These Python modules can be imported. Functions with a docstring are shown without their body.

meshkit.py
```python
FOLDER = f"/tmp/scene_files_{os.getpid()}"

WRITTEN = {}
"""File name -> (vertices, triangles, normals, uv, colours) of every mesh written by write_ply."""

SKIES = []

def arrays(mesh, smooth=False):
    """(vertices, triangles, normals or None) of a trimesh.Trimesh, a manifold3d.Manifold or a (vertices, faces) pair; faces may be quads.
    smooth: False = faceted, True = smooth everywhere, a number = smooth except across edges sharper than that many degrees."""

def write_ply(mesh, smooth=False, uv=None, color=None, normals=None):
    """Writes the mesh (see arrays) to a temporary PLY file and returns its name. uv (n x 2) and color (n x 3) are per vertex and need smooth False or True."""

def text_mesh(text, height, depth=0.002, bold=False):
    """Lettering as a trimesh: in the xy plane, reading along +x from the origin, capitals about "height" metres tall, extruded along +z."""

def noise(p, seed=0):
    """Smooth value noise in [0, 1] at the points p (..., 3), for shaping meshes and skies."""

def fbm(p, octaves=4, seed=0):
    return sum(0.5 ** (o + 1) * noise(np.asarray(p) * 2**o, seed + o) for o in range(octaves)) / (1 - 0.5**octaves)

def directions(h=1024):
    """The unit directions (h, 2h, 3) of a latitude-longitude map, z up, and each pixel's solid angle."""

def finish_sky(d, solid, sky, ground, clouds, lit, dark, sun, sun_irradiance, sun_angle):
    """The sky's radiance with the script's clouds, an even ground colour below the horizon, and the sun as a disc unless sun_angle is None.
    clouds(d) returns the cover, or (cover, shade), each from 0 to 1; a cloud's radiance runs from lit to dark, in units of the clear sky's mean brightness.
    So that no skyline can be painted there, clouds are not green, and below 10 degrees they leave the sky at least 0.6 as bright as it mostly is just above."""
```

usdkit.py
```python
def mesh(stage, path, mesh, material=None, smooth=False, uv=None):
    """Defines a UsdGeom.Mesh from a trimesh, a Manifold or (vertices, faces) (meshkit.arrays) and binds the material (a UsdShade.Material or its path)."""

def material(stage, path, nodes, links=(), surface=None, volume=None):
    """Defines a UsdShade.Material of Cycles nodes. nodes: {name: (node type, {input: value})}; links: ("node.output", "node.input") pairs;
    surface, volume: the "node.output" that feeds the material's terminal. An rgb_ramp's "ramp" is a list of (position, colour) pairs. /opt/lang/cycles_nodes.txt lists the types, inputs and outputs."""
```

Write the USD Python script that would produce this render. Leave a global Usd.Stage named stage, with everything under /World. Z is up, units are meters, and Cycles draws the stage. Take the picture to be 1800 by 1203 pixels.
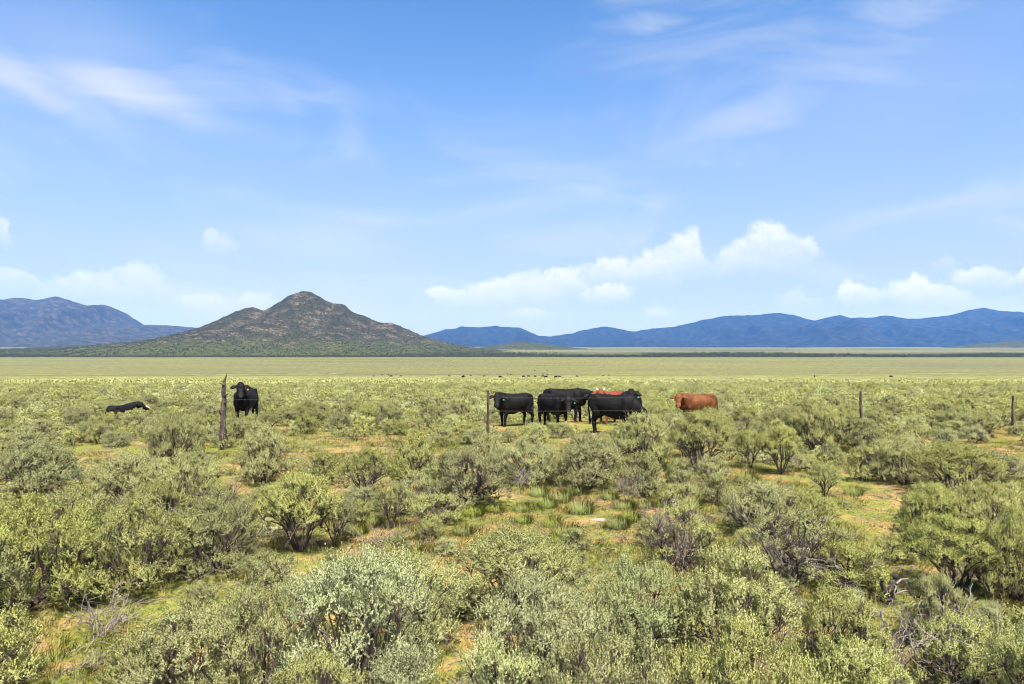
import math
import random
import numpy as np
import trimesh
import manifold3d as m3
import meshkit
import usdkit
from pxr import Gf, Sdf, Usd, UsdGeom, UsdLux, UsdShade, Vt

# ------------------------------------------------------------------ stage, camera, sky, sun, exposure
stage = Usd.Stage.CreateInMemory()
UsdGeom.SetStageUpAxis(stage, UsdGeom.Tokens.z)
UsdGeom.SetStageMetersPerUnit(stage, 1.0)
W = UsdGeom.Xform.Define(stage, '/World')
stage.SetDefaultPrim(W.GetPrim())
LOOKS = '/World/Looks/'

EYE = 2.6            # eye height above the ground at the fence
FPX, HX, HY = 1250.0, 900.0, 625.0      # the photograph's focal length, centre column and horizon row in its own pixels

cam = UsdGeom.Camera.Define(stage, '/World/camera')
cam.CreateHorizontalApertureAttr(36.0)
cam.CreateFocalLengthAttr(25.0)
cam.CreateVerticalApertureOffsetAttr(0.47)
cam.CreateClippingRangeAttr(Gf.Vec2f(0.05, 100000.0))
cam.CreateExposureAttr(1.47)
cam.AddTranslateOp().Set(Gf.Vec3d(0, 0, EYE))
cam.AddRotateXOp().Set(90.0)

SUN_EL, SUN_AZ = math.radians(62), math.radians(160)     # direction towards the sun (azimuth from +y towards +x): high, behind right
SUN_DIR = np.array([math.cos(SUN_EL) * math.sin(SUN_AZ), math.cos(SUN_EL) * math.cos(SUN_AZ), math.sin(SUN_EL)])
sun = UsdLux.DistantLight.Define(stage, '/World/sun')
sun.CreateIntensityAttr(1.25)
sun.CreateAngleAttr(9.5)
sun.CreateColorAttr(Gf.Vec3f(1.0, 0.96, 0.89))
sun.GetPrim().CreateAttribute('inputs:normalize', Sdf.ValueTypeNames.Bool).Set(True)
sun.AddRotateZOp().Set(-math.degrees(SUN_AZ))
sun.AddRotateXOp().Set(-(90 - math.degrees(SUN_EL)))     # -z axis tilted away from the sun


class G:
    """Builds a node graph expression by expression; every method returns "node.socket" (or takes plain numbers)."""
    def __init__(self):
        self.nodes, self.links = {}, []

    def node(self, kind, out, params=None, **inp):
        n = f'{kind}_{len(self.nodes)}'
        p = dict(params or {})
        for k, v in inp.items():
            if isinstance(v, str) and '.' in v:
                self.links.append((v, f'{n}.{k}'))
            else:
                p[k] = v
        self.nodes[n] = (kind, p)
        return f'{n}.{out}'

    def m(self, op, a, b=0.0, c=0.0, clamp=False):
        return self.node('math', 'value', {'math_type': op, 'use_clamp': clamp}, value1=a, value2=b, value3=c)

    def add(self, a, b): return self.m('add', a, b)
    def sub(self, a, b): return self.m('subtract', a, b)
    def mul(self, a, b): return self.m('multiply', a, b)
    def mad(self, a, b, c): return self.m('multiply_add', a, b, c)
    def mx(self, a, b): return self.m('maximum', a, b)

    def step(self, v, lo, hi, a=0.0, b=1.0):
        return self.node('map_range', 'result', {'range_type': 'smoothstep', 'clamp': True}, value=v, from_min=lo, from_max=hi, to_min=a, to_max=b)

    def xyz(self, x, y, z): return self.node('combine_xyz', 'vector', x=x, y=y, z=z)

    def noise(self, vec, scale, detail=4, rough=0.55, dist=0.0, out='fac'):
        return self.node('noise_texture', out, {'detail': detail, 'roughness': rough, 'distortion': dist}, vector=vec, scale=scale)

    def mix(self, fac, a, b, kind='mix'):
        return self.node('mix', 'color', {'mix_type': kind}, fac=fac, color1=a, color2=b)

    def ramp(self, fac, stops):
        return self.node('rgb_ramp', 'color', {'ramp': stops}, fac=fac)

    def make(self, name, surface=None, volume=None):
        return usdkit.material(stage, LOOKS + name, self.nodes, self.links, surface=surface, volume=volume)


def pix_azel(px, py):
    d = np.array([(px - HX) / FPX, 1.0, (HY - py) / FPX])
    return math.atan2(d[0], d[1]), math.asin(d[2] / np.linalg.norm(d))


def build_sky():
    g = G()
    g.nodes['sky'] = ('sky_texture', {'sky_type': 'single_scattering', 'sun_disc': False, 'sun_elevation': SUN_EL, 'sun_rotation': SUN_AZ,
                                      'altitude': 1600.0, 'air_density': 1.0, 'aerosol_density': 0.6, 'ozone_density': 1.6})
    g.nodes['tc'] = ('texture_coordinate', {})
    sep = g.node('separate_xyz', 'x', vector='tc.generated')
    s = sep.split('.')[0]
    X, Y, Z = s + '.x', s + '.y', s + '.z'
    el = g.m('arcsine', Z)
    az0 = g.m('arctan2', X, Y)
    # the same banks of cumulus go on all round the horizon: azimuth folded every 76 degrees
    az = g.sub(g.m('pingpong', g.add(az0, 0.66 + 1.32 * 4), 1.32), 0.66)
    vec = g.xyz(az0, g.mul(el, 1.0), 0.0)
    v3 = g.xyz(g.mul(X, 1.0), g.mul(Y, 1.0), g.mul(Z, 1.0))
    # domain warp for cauliflower edges
    n1 = g.noise(v3, 30.0, 7, 0.66)
    n2 = g.noise(g.xyz(g.add(X, 7.3), Y, Z), 30.0, 7, 0.66)
    waz = g.add(az, g.mul(g.sub(n1, 0.5), 0.075))
    wel = g.add(el, g.mul(g.sub(n2, 0.5), 0.052))
    # cumulus puffs: centre column, base row, half width, height (all in the photograph's pixels, turned into angles), strength
    puffs = [(800, 536, 42, 34, .75), (860, 536, 60, 45, .75), (930, 534, 70, 55, .7), (985, 520, 62, 50, .85), (1080, 502, 64, 48, .8), (1140, 500, 70, 55, .8),
             (1205, 486, 38, 82, .95), (1170, 490, 55, 60, .85), (1068, 532, 50, 32, .75), (935, 560, 40, 18, .35),
             (1352, 465, 58, 78, 1.0), (1300, 478, 45, 55, .75), (1400, 462, 38, 50, .9), (1260, 490, 40, 36, .45),
             (1505, 536, 52, 38, .75), (1605, 534, 58, 54, 1.0), (1650, 535, 60, 36, .7), (1735, 505, 62, 40, .85), (1800, 505, 60, 30, .75), (1400, 545, 40, 35, .3), (1660, 478, 26, 24, .25),
             (235, 512, 48, 56, .6), (160, 522, 85, 46, .55), (100, 526, 50, 34, .4), (25, 510, 56, 44, .55), (5, 432, 32, 52, .75), (392, 448, 34, 38, .4), (360, 545, 50, 26, .35), (452, 540, 38, 32, .45), (1160, 560, 26, 20, .35)]
    best = None
    for (px, base, hw, hh, st) in puffs:
        a, e0 = pix_azel(px, base)
        _, e1 = pix_azel(px, base - hh)
        a1, _ = pix_azel(px + hw, base)
        ra, re = abs(a1 - a), e1 - e0
        dx = g.mul(g.sub(waz, a), 1 / ra)
        dy = g.mul(g.sub(wel, e0 + re * 0.30), 1 / (re * 0.70))
        r2 = g.add(g.mul(dx, dx), g.mul(dy, dy))
        body = g.step(r2, 0.50, 1.26, st * .94, 0.0)
        low = g.step(el, e0 - re * 0.30, e0 + re * 1.15, 0.0, 1.0)        # thins into the haze below
        q = g.mul(body, low)
        best = q if best is None else g.m('maximum', best, q)
    detail = g.noise(v3, 60.0, 4, 0.6)
    cum = g.mul(best, g.step(detail, 0.25, 0.62, 0.55, 1.0))
    # high thin veils
    st = g.xyz(g.mul(X, 1.0), g.mul(Y, 1.0), g.mul(Z, 3.2))
    c1 = g.noise(st, 2.6, 5, 0.52, 0.9)
    veil = g.mul(g.step(c1, 0.44, 0.78), 0.42)
    wisps = [(225, 160, 140, 32, .72, .12), (50, 140, 130, 26, .60, .34), (90, 70, 190, 75, .24, 0.0), (560, 168, 100, 15, .24, .10), (1310, 205, 140, 32, .42, -.22), (1210, 245, 90, 26, .25, -.3),
             (1150, 45, 60, 16, .35, 0.0), (1690, 350, 240, 24, .34, -.12), (560, 425, 160, 36, .28, 0.0), (960, 308, 80, 14, .22, 0.0), (1600, 120, 300, 100, .16, -.2)]
    w1 = g.noise(st, 5.0, 5, 0.55, 0.8)
    w2 = g.noise(g.xyz(g.add(X, 3.1), Y, g.mul(Z, 3.0)), 5.0, 5, 0.55, 0.8)
    uaz = g.add(az, g.mul(g.sub(w1, 0.5), 0.16))
    uel = g.add(el, g.mul(g.sub(w2, 0.5), 0.07))
    for (px, py, hw, hh, stg, sl) in wisps:
        a, e0 = pix_azel(px, py)
        ra, re = hw / FPX, hh / FPX
        da = g.sub(uaz, a)
        de = g.sub(uel, e0)
        dx = g.mul(da, 1 / ra)
        dy = g.mul(g.mad(da, sl, de), 1 / re)
        r2 = g.add(g.mul(dx, dx), g.mul(dy, dy))
        q = g.mul(g.m('exponent', g.mul(r2, -1.1)), stg)
        veil = g.m('maximum', veil, q)
    veil = g.mul(veil, g.step(c1, 0.2, 0.7, 0.6, 1.0))
    white = (4.7, 4.7, 4.75)
    sky = g.node('hsv', 'color', {'hue': 0.5, 'saturation': 1.24, 'value': 1.08, 'fac': 1.0}, color='sky.color')
    sky = g.mix(1.0, sky, (1.04, .945, .94), 'multiply')
    milk = g.step(el, -0.03, 0.47, 0.94, 0.0)               # the milky air of a bright day, all round the horizon
    sky = g.mix(milk, sky, (2.04, 2.32, 3.62))
    a1 = g.mix(veil, sky, (3.75, 3.85, 4.1))
    a2 = g.mix(cum, a1, white)
    bg = g.node('background_shader', 'background', {'strength': 0.085}, color=a2)
    return g.make('sky_look', surface=bg)


dome = UsdLux.DomeLight.Define(stage, '/World/sky')
dome.CreateIntensityAttr(1.0)
UsdShade.MaterialBindingAPI.Apply(dome.GetPrim()).Bind(build_sky())

# ------------------------------------------------------------------ helpers
counts = {}


def path_for(name, parent='/World'):
    k = (parent, name)
    n = counts.get(k, 0)
    counts[k] = n + 1
    return f'{parent}/{name}' + (f'_{n:03d}' if n else '')


def tag(prim, label=None, cat=None, group=None, kind=None):
    for k, v in (('label', label), ('category', cat), ('group', group), ('kind', kind)):
        if v:
            prim.SetCustomDataByKey(k, v)
    return prim


def obj(name, mesh, mat, parent='/World', smooth=False, uv=None, **t):
    m = usdkit.mesh(stage, path_for(name, str(parent)), mesh[:2] if isinstance(mesh, tuple) else mesh, LOOKS + mat if isinstance(mat, str) else mat, smooth, uv)
    if isinstance(mesh, tuple) and len(mesh) == 3:           # soft normals given with the mesh
        m.CreateNormalsAttr(Vt.Vec3fArray.FromNumpy(np.asarray(mesh[2], np.float32)))
        m.SetNormalsInterpolation('vertex')
    return tag(m.GetPrim(), **t)


def thing(name, loc=(0, 0, 0), rz=0.0, sc=None, **t):
    x = UsdGeom.Xform.Define(stage, path_for(name))
    x.AddTranslateOp().Set(Gf.Vec3d(*map(float, loc)))
    if rz:
        x.AddRotateZOp().Set(math.degrees(rz))
    if sc is not None:
        x.AddScaleOp().Set(Gf.Vec3f(*map(float, np.broadcast_to(sc, 3))))
    return tag(x.GetPrim(), **t)


def refer(name, proto, loc, rz=0.0, sc=None, **t):
    p = thing(name, loc, rz, sc, **t)
    p.GetReferences().AddInternalReference(proto)
    p.SetInstanceable(True)
    return p


# ------------------------------------------------------------------ terrain
PROFILE = np.array([(-400, 1.2), (-40, 0.6), (0, 0.05), (6, 0.0), (14, 0.0), (24, -0.06), (40, -0.5), (80, -1.75), (150, -3.5), (300, -7.6), (440, -11.4), (800, -19.6), (1200, -21.0), (1600, -16.0),
                    (2100, -5.6), (2300, -1.8), (3200, 15.0), (5500, 60.0), (9000, 104.0), (14000, 152.0), (25000, 300.0)], float)
from scipy.interpolate import PchipInterpolator
_prof = PchipInterpolator(PROFILE[:, 0], PROFILE[:, 1])


def ground_z(x, y, fine=True):
    x, y = np.asarray(x, float), np.asarray(y, float)
    z = _prof(np.clip(y, -400, 25000))
    p = np.stack([x, y, 0 * x], -1)
    far = np.clip((y - 2500) / 1500, 0, 1)
    z = z + far * 14 * (meshkit.fbm(p / 700, 3, 5) - 0.5)
    mid = np.clip((y - 30) / 60, 0, 1) * np.clip((2400 - y) / 300, 0, 1)
    z = z + mid * 0.5 * (meshkit.fbm(p / 45, 2, 9) - 0.5)
    if fine:
        near = np.clip((140 - y) / 60, 0, 1)
        z = z + near * (0.16 * (meshkit.fbm(p / 2.6, 3, 3) - 0.5) + 0.05 * (meshkit.fbm(p / 0.45, 2, 4) - 0.5))
    return z


def at(px, py_base):
    """The point of the ground seen at a pixel of the photograph (march along the ray)."""
    dx, dz = (px - HX) / FPX, (HY - py_base) / FPX
    y = np.concatenate([np.arange(2.5, 60, .02), np.arange(60, 3000, .5)])
    gap = EYE + dz * y - ground_z(dx * y, y, False)
    k = int(np.argmax(gap < 0)) if (gap < 0).any() else len(y) - 1
    return float(dx * y[k]), float(y[k])


def on(x, y):
    return (float(x), float(y), float(ground_z(x, y)))


def grid_mesh(rows):
    n = len(rows[0])
    v = np.concatenate(rows)
    r = len(rows)
    i = (np.arange(r - 1)[:, None] * n + np.arange(n - 1)[None]).ravel()
    f = np.stack([i, i + 1, i + n + 1, i + n], 1)
    return v, f


def build_ground():
    ys = np.concatenate([np.linspace(-120, 0, 30, endpoint=False), np.linspace(0, 4, 14, endpoint=False), np.linspace(4, 30, 300, endpoint=False), 30 * np.geomspace(1, 25000 / 30, 350)])
    n = 241
    rows = []
    for y in ys:
        half = max(60 - abs(y) * .5, 0) * 0 + 14 + 1.25 * max(y, 6 if y >= 0 else 60)
        if y < 0: half = 14 + 1.25 * 6 + (-y) * 1.0
        t = np.linspace(-1, 1, n)
        x = half * (0.75 * t + 0.25 * t ** 3)
        yy = np.full(n, y)
        rows.append(np.stack([x, yy, ground_z(x, yy)], 1))
    return grid_mesh(rows)


def ground_look():
    g = G()
    g.nodes['geo'] = ('geometry', {})
    sp = g.node('separate_xyz', 'x', vector='geo.position').split('.')[0]
    P = 'geo.position'
    big = g.noise(P, 0.32, 4, 0.6)
    med = g.noise(P, 1.7, 5, 0.62)
    fine = g.noise(P, 30.0, 4, 0.7)
    grit = g.node('voronoi_texture', 'distance', {'scale': 55.0}, vector=P)
    sand = g.ramp(fine, [(.25, (.16, .100, .036)), (.5, (.27, .172, .060)), (.75, (.36, .245, .10))])
    grass = g.ramp(g.noise(P, 12.0, 4, .7), [(.3, (.070, .088, .014)), (.5, (.140, .150, .028)), (.72, (.25, .205, .055))])
    k = g.step(g.add(g.mul(big, .55), g.mul(med, .45)), .42, .54)
    near = g.mix(k, sand, grass)
    # far plain: pale sage and grass with long streaks of yellow, speckled green
    stv = g.node('mapping', 'vector', {'scale': (0.0016, 0.010, 0.0)}, vector=P)
    streak = g.noise(stv, 1.0, 5, .6)
    dots = g.noise(g.node('mapping', 'vector', {'scale': (0.16, 0.045, 0.0)}, vector=P), 1.0, 4, .75)
    farc = g.ramp(streak, [(.32, (.096, .088, .042)), (.46, (.122, .118, .036)), (.56, (.160, .150, .026)), (.70, (.112, .096, .052))])
    farc = g.mix(g.step(dots, .42, .60, 0., .75), farc, (.058, .066, .026))
    pale = g.noise(g.node('mapping', 'vector', {'scale': (0.11, 0.035, 0.0), 'location': (31., 7., 0.)}, vector=P), 1.0, 4, .75)
    farc = g.mix(g.step(pale, .52, .68, 0., .6), farc, (.23, .19, .11))
    fy = g.step(sp + '.y', 28.0, 130.0)
    c = g.mix(fy, near, farc)
    # the woodland's floor beyond the plain
    wood = g.ramp(g.noise(P, .035, 5, .7), [(.35, (.020, .028, .006)), (.55, (.050, .056, .014)), (.7, (.11, .10, .034))])
    wf = g.mul(g.step(g.add(sp + '.y', g.mul(g.noise(P, .004, 3, .6), 160.)), 2260., 2300.), g.step(g.add(sp + '.y', g.mul(g.noise(P, .002, 3, .6), 1500.)), 3500., 4300., 1., 0.))
    c = g.mix(wf, c, wood)
    farplain = g.ramp(g.noise(g.node('mapping', 'vector', {'scale': (0.0012, 0.004, 0.0)}, vector=P), 1.0, 4, .6), [(.35, (.030, .038, .014)), (.5, (.10, .10, .045)), (.7, (.14, .135, .065))])
    c = g.mix(g.step(sp + '.y', 3500., 4100.), c, farplain)
    hgt = g.add(g.mul(fine, .5), g.mul(grit, .35))
    b = g.node('bump', 'normal', {'strength': .55, 'distance': .02}, height=hgt)
    pr = g.node('principled_bsdf', 'BSDF', {'roughness': .95, 'specular_ior_level': .15}, base_color=c, normal=b)
    return g.make('ground_look', surface=pr)


ground_look()
obj('ground', build_ground(), 'ground_look', smooth=True, kind='structure', label='sandy ground with dry grass running out to the far flat valley')


def ridge_mesh(sky_px, dist, base_py, depth, seed, rough, back=0.8, nx=260, nd=70, rocky=0.0, curve=1.3):
    """A hill or range as a solid body of terrain: the skyline in (column, row) at its crest's distance; slopes fall towards the viewer over depth and away behind it."""
    sky_px = np.array(sky_px, float)
    sx = np.linspace(sky_px[0, 0], sky_px[-1, 0], nx)
    top = PchipInterpolator(sky_px[:, 0], sky_px[:, 1])(sx)
    X = (sx - HX) / FPX * dist
    H = EYE + (HY - top) / FPX * dist
    rows = []
    t = np.concatenate([np.linspace(-1, 0, nd), np.linspace(0, 1, nd // 2)[1:]])
    zb = EYE + (HY - base_py) / FPX * dist
    for tt in t:
        y = dist + tt * depth * (1 if tt < 0 else back)
        x = X * (1 + 0.0 * tt)
        p = np.stack([x, np.full(nx, y), 0 * x], 1)
        a = abs(tt)
        fall = 1 - a ** (1 / curve) if tt < 0 else 1 - a
        gul = meshkit.fbm(p / (depth * .22) * np.array([2.0, .55, 1]), 5, seed) - .5
        w = 4 * a * (1 - a)
        h = (H - zb) * np.clip(fall + gul * rough * w, -.2, 1.2)
        fine_n = meshkit.fbm(p / (dist * .006), 4, seed + 7) - .5
        h = h + fine_n * dist * (.0030 + rocky) * np.clip((H - zb) / (dist * .02), 0, 1) * (1 - a * .7)
        rows.append(np.stack([x, np.full(nx, y), zb + h - 30 * a * (a > .93) - 12 * a], 1))
    return grid_mesh(rows)


def hill_look(name, cols, scale, patch=None, spots=None, green=False):
    g = G()
    g.nodes['geo'] = ('geometry', {})
    P = 'geo.position'
    n = g.noise(P, scale, 6, .75)
    c = g.ramp(n, cols)
    if patch:
        k = g.step(g.noise(P, scale * .16, 4, .6), .46, .62)
        r = g.ramp(g.noise(P, scale * 2.2, 4, .7), patch)
        sp = g.step(g.node('voronoi_texture', 'distance', {'scale': scale * 1.1, 'randomness': 1.0}, vector=P), .35, .60, 0., 1.)
        c = g.mix(g.mul(k, sp), c, r)
    if spots:
        v = g.step(g.node('voronoi_texture', 'distance', {'scale': spots[0]}, vector=P), .22, .42, 1., 0.)
        c = g.mix(v, c, spots[1])
    if green:                                                # scrub and grass of the lower slopes
        z = g.node('separate_xyz', 'z', vector=P)
        low = g.step(g.add(z, g.mul(g.sub(g.noise(P, .006, 4, .6), .5), 90.)), 20., 95., .85, 0.)
        c = g.mix(low, c, g.ramp(g.noise(P, .06, 5, .7), [(.3, (.018, .026, .005)), (.5, (.042, .050, .011)), (.7, (.095, .088, .026))]))
    b = g.node('bump', 'normal', {'strength': .5, 'distance': 4.0}, height=n)
    pr = g.node('principled_bsdf', 'BSDF', {'roughness': 1.0, 'specular_ior_level': .1}, base_color=c, normal=b)
    return g.make(name, surface=pr)


hill_look('cone_hill_look', [(.30, (.008, .011, .003)), (.5, (.025, .025, .009)), (.68, (.080, .060, .034))], .075,
          [(.3, (.026, .022, .011)), (.5, (.090, .068, .042)), (.72, (.30, .23, .16))], (.11, (.018, .026, .010)), green=True)
hill_look('range_look', [(.30, (.003, .007, .006)), (.5, (.010, .015, .013)), (.68, (.036, .034, .028))], .010)
hill_look('left_range_look', [(.30, (.008, .012, .006)), (.5, (.026, .028, .016)), (.68, (.075, .060, .042))], .012)

hill_look('foothill_look', [(.3, (.014, .020, .006)), (.5, (.034, .040, .013)), (.7, (.085, .078, .034))], .03)
obj('mountain', ridge_mesh([(-420, 600), (-250, 560), (-100, 535), (0, 527), (38, 524), (60, 528), (98, 521.5), (125, 529), (160, 538), (180, 536), (200, 552), (222, 566), (240, 573), (262, 571.5), (300, 573), (345, 576), (420, 583), (560, 600)],
                           10500, 613, 3400, 11, 1.0, curve=1.15), 'left_range_look', smooth=True, kind='structure', label='blue grey mountain ridge with a jagged crest behind the cone hill on the left')
obj('mountain', ridge_mesh([(640, 606), (700, 598), (750, 589), (775, 582), (786, 578.5), (800, 578), (812, 574.5), (835, 575.5), (862, 573.5), (874, 573), (884, 575), (912, 576), (925, 581), (945, 591), (962, 592), (990, 589), (1024, 581), (1062, 575), (1085, 577), (1112, 583), (1150, 578), (1180, 575),
                            (1205, 570), (1240, 562), (1285, 555.5), (1330, 553.5), (1368, 551), (1400, 555), (1425, 564), (1455, 558.5), (1476, 554.5), (1495, 558.5), (1530, 559), (1556, 555), (1600, 561), (1640, 558), (1670, 554), (1700, 546.5), (1728, 542), (1760, 547), (1800, 549), (1900, 556), (2050, 570), (2300, 600)],
                           14500, 616, 4000, 23, .95, nx=420, curve=1.1), 'range_look', smooth=True, kind='structure', label='long dark blue mountain range along the right horizon')
obj('hill', ridge_mesh([(-150, 622), (0, 614), (120, 609), (240, 600), (300, 589), (350, 576), (385, 561), (420, 546), (438, 541), (455, 543), (462, 545), (490, 531), (515, 517), (530, 512.5), (545, 514), (565, 524), (590, 534), (606, 537), (618, 548), (645, 557), (665, 567), (690, 569), (715, 579), (740, 589), (770, 599), (800, 606), (850, 613), (920, 619), (1010, 623)],
                       3500, 627.5, 1250, 5, .26, nx=420, nd=110, rocky=.0010, curve=1.45), 'cone_hill_look', smooth=True, kind='structure', label='brown rocky cone shaped hill rising left of centre')

obj('foothill', ridge_mesh([(790, 618), (830, 613), (872, 607), (900, 602.5), (918, 601), (950, 604), (985, 609), (1040, 614), (1110, 619)], 4600, 621, 900, 31, .3, nx=120, nd=40, curve=1.3), 'foothill_look', smooth=True, kind='structure', label='low dark green foothill right of the cone hill')
obj('foothill', ridge_mesh([(1520, 620), (1600, 616), (1660, 611), (1720, 605), (1790, 600), (1900, 594), (2050, 598), (2200, 612)], 6200, 622, 1300, 33, .4, nx=120, nd=40, curve=1.3), 'foothill_look', smooth=True, kind='structure', label='low dark green foothill at the right edge under the blue range')

# ------------------------------------------------------------------ haze
g_ = G()
vol = g_.node('principled_volume', 'volume', {'color': (.10, .34, 1.0), 'density': 0.31e-4, 'anisotropy': 0.0, 'absorption_color': (1., 1., 1.)})
g_.make('haze_look', volume=vol)
hz = trimesh.creation.box((90000, 25800 + 500, 1500))
hz.apply_translation((0, 25800 / 2 - 450, 1500 / 2 - 27))
hz_on = True
if hz_on:
    obj('haze', hz, 'haze_look', kind='stuff', label='thin blue air over the valley')

# ------------------------------------------------------------------ shrubs: geometry by the leaf
def tubes(paths, sides=4):
    """paths: list of (points n x 3, radii n) -> one mesh of tapered tubes."""
    V, F, n = [], [], 0
    a = np.linspace(0, 2 * np.pi, sides, endpoint=False)
    for p, r in paths:
        p, r = np.asarray(p, float), np.asarray(r, float)
        t = np.gradient(p, axis=0)
        t /= np.maximum(np.linalg.norm(t, axis=1, keepdims=True), 1e-9)
        ref = np.where(np.abs(t[:, 2:3]) > .9, [[1., 0, 0]], [[0, 0, 1.]])
        u = np.cross(t, ref); u /= np.maximum(np.linalg.norm(u, axis=1, keepdims=True), 1e-9)
        w = np.cross(t, u)
        ring = p[:, None] + r[:, None, None] * (np.cos(a)[None, :, None] * u[:, None] + np.sin(a)[None, :, None] * w[:, None])
        k = len(p)
        V.append(ring.reshape(-1, 3))
        i = np.arange(k - 1)[:, None] * sides + np.arange(sides)[None]
        j = np.arange(k - 1)[:, None] * sides + (np.arange(sides)[None] + 1) % sides
        q = np.stack([i, j, j + sides, i + sides], -1).reshape(-1, 4) + n
        F.append(np.concatenate([q[:, [0, 1, 2]], q[:, [0, 2, 3]]]))
        n += k * sides
    return np.concatenate(V), np.concatenate(F)


def unit(v):
    return v / np.maximum(np.linalg.norm(v, axis=-1, keepdims=True), 1e-9)


def leaf_mesh(base, direction, length, width, rng, bend=.25, out=None, soft=.6):
    """One narrow two-triangle leaf per row, widest past the middle, folded a little along its midrib; every leaf an island."""
    n = len(base)
    d = unit(direction)
    side = unit(np.cross(d, unit(rng.normal(size=(n, 3)))))
    nor = np.cross(side, d)
    L, Wd = np.asarray(length).reshape(-1, 1), np.asarray(width).reshape(-1, 1)
    tip = base + d * L + nor * L * bend * rng.uniform(-.4, 1, (n, 1))
    mid = base + d * L * .62
    a, b = mid + side * Wd * .5, mid - side * Wd * .5
    V = np.stack([base, a, tip, b], 1).reshape(-1, 3)
    i = np.arange(n)[:, None] * 4
    if out is None:
        return V, np.concatenate([i + [[0, 1, 2]], i + [[0, 2, 3]]])
    fn = unit(np.cross(a - base, tip - base))
    flip = (fn * out).sum(1) < 0                             # the upper face of a leaf looks outwards
    q = np.where(flip[:, None], [[0, 3, 2, 1]], [[0, 1, 2, 3]]) + i
    fn = np.where(flip[:, None], -fn, fn)
    N = np.repeat(unit(fn * (1 - soft) + unit(out) * soft), 4, 0)
    return V, np.concatenate([q[:, [0, 1, 2]], q[:, [0, 2, 3]]]), N


def wobble(p0, p1, n, rng, amp, up=.0):
    t = np.linspace(0, 1, n)[:, None]
    p = p0 + (p1 - p0) * t
    off = np.cumsum(rng.normal(size=(n, 3)), 0)
    off -= off[0] + (off[-1] - off[0]) * t
    p = p + off * amp + np.array([0, 0, up]) * (4 * t * (1 - t))
    return p


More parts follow.
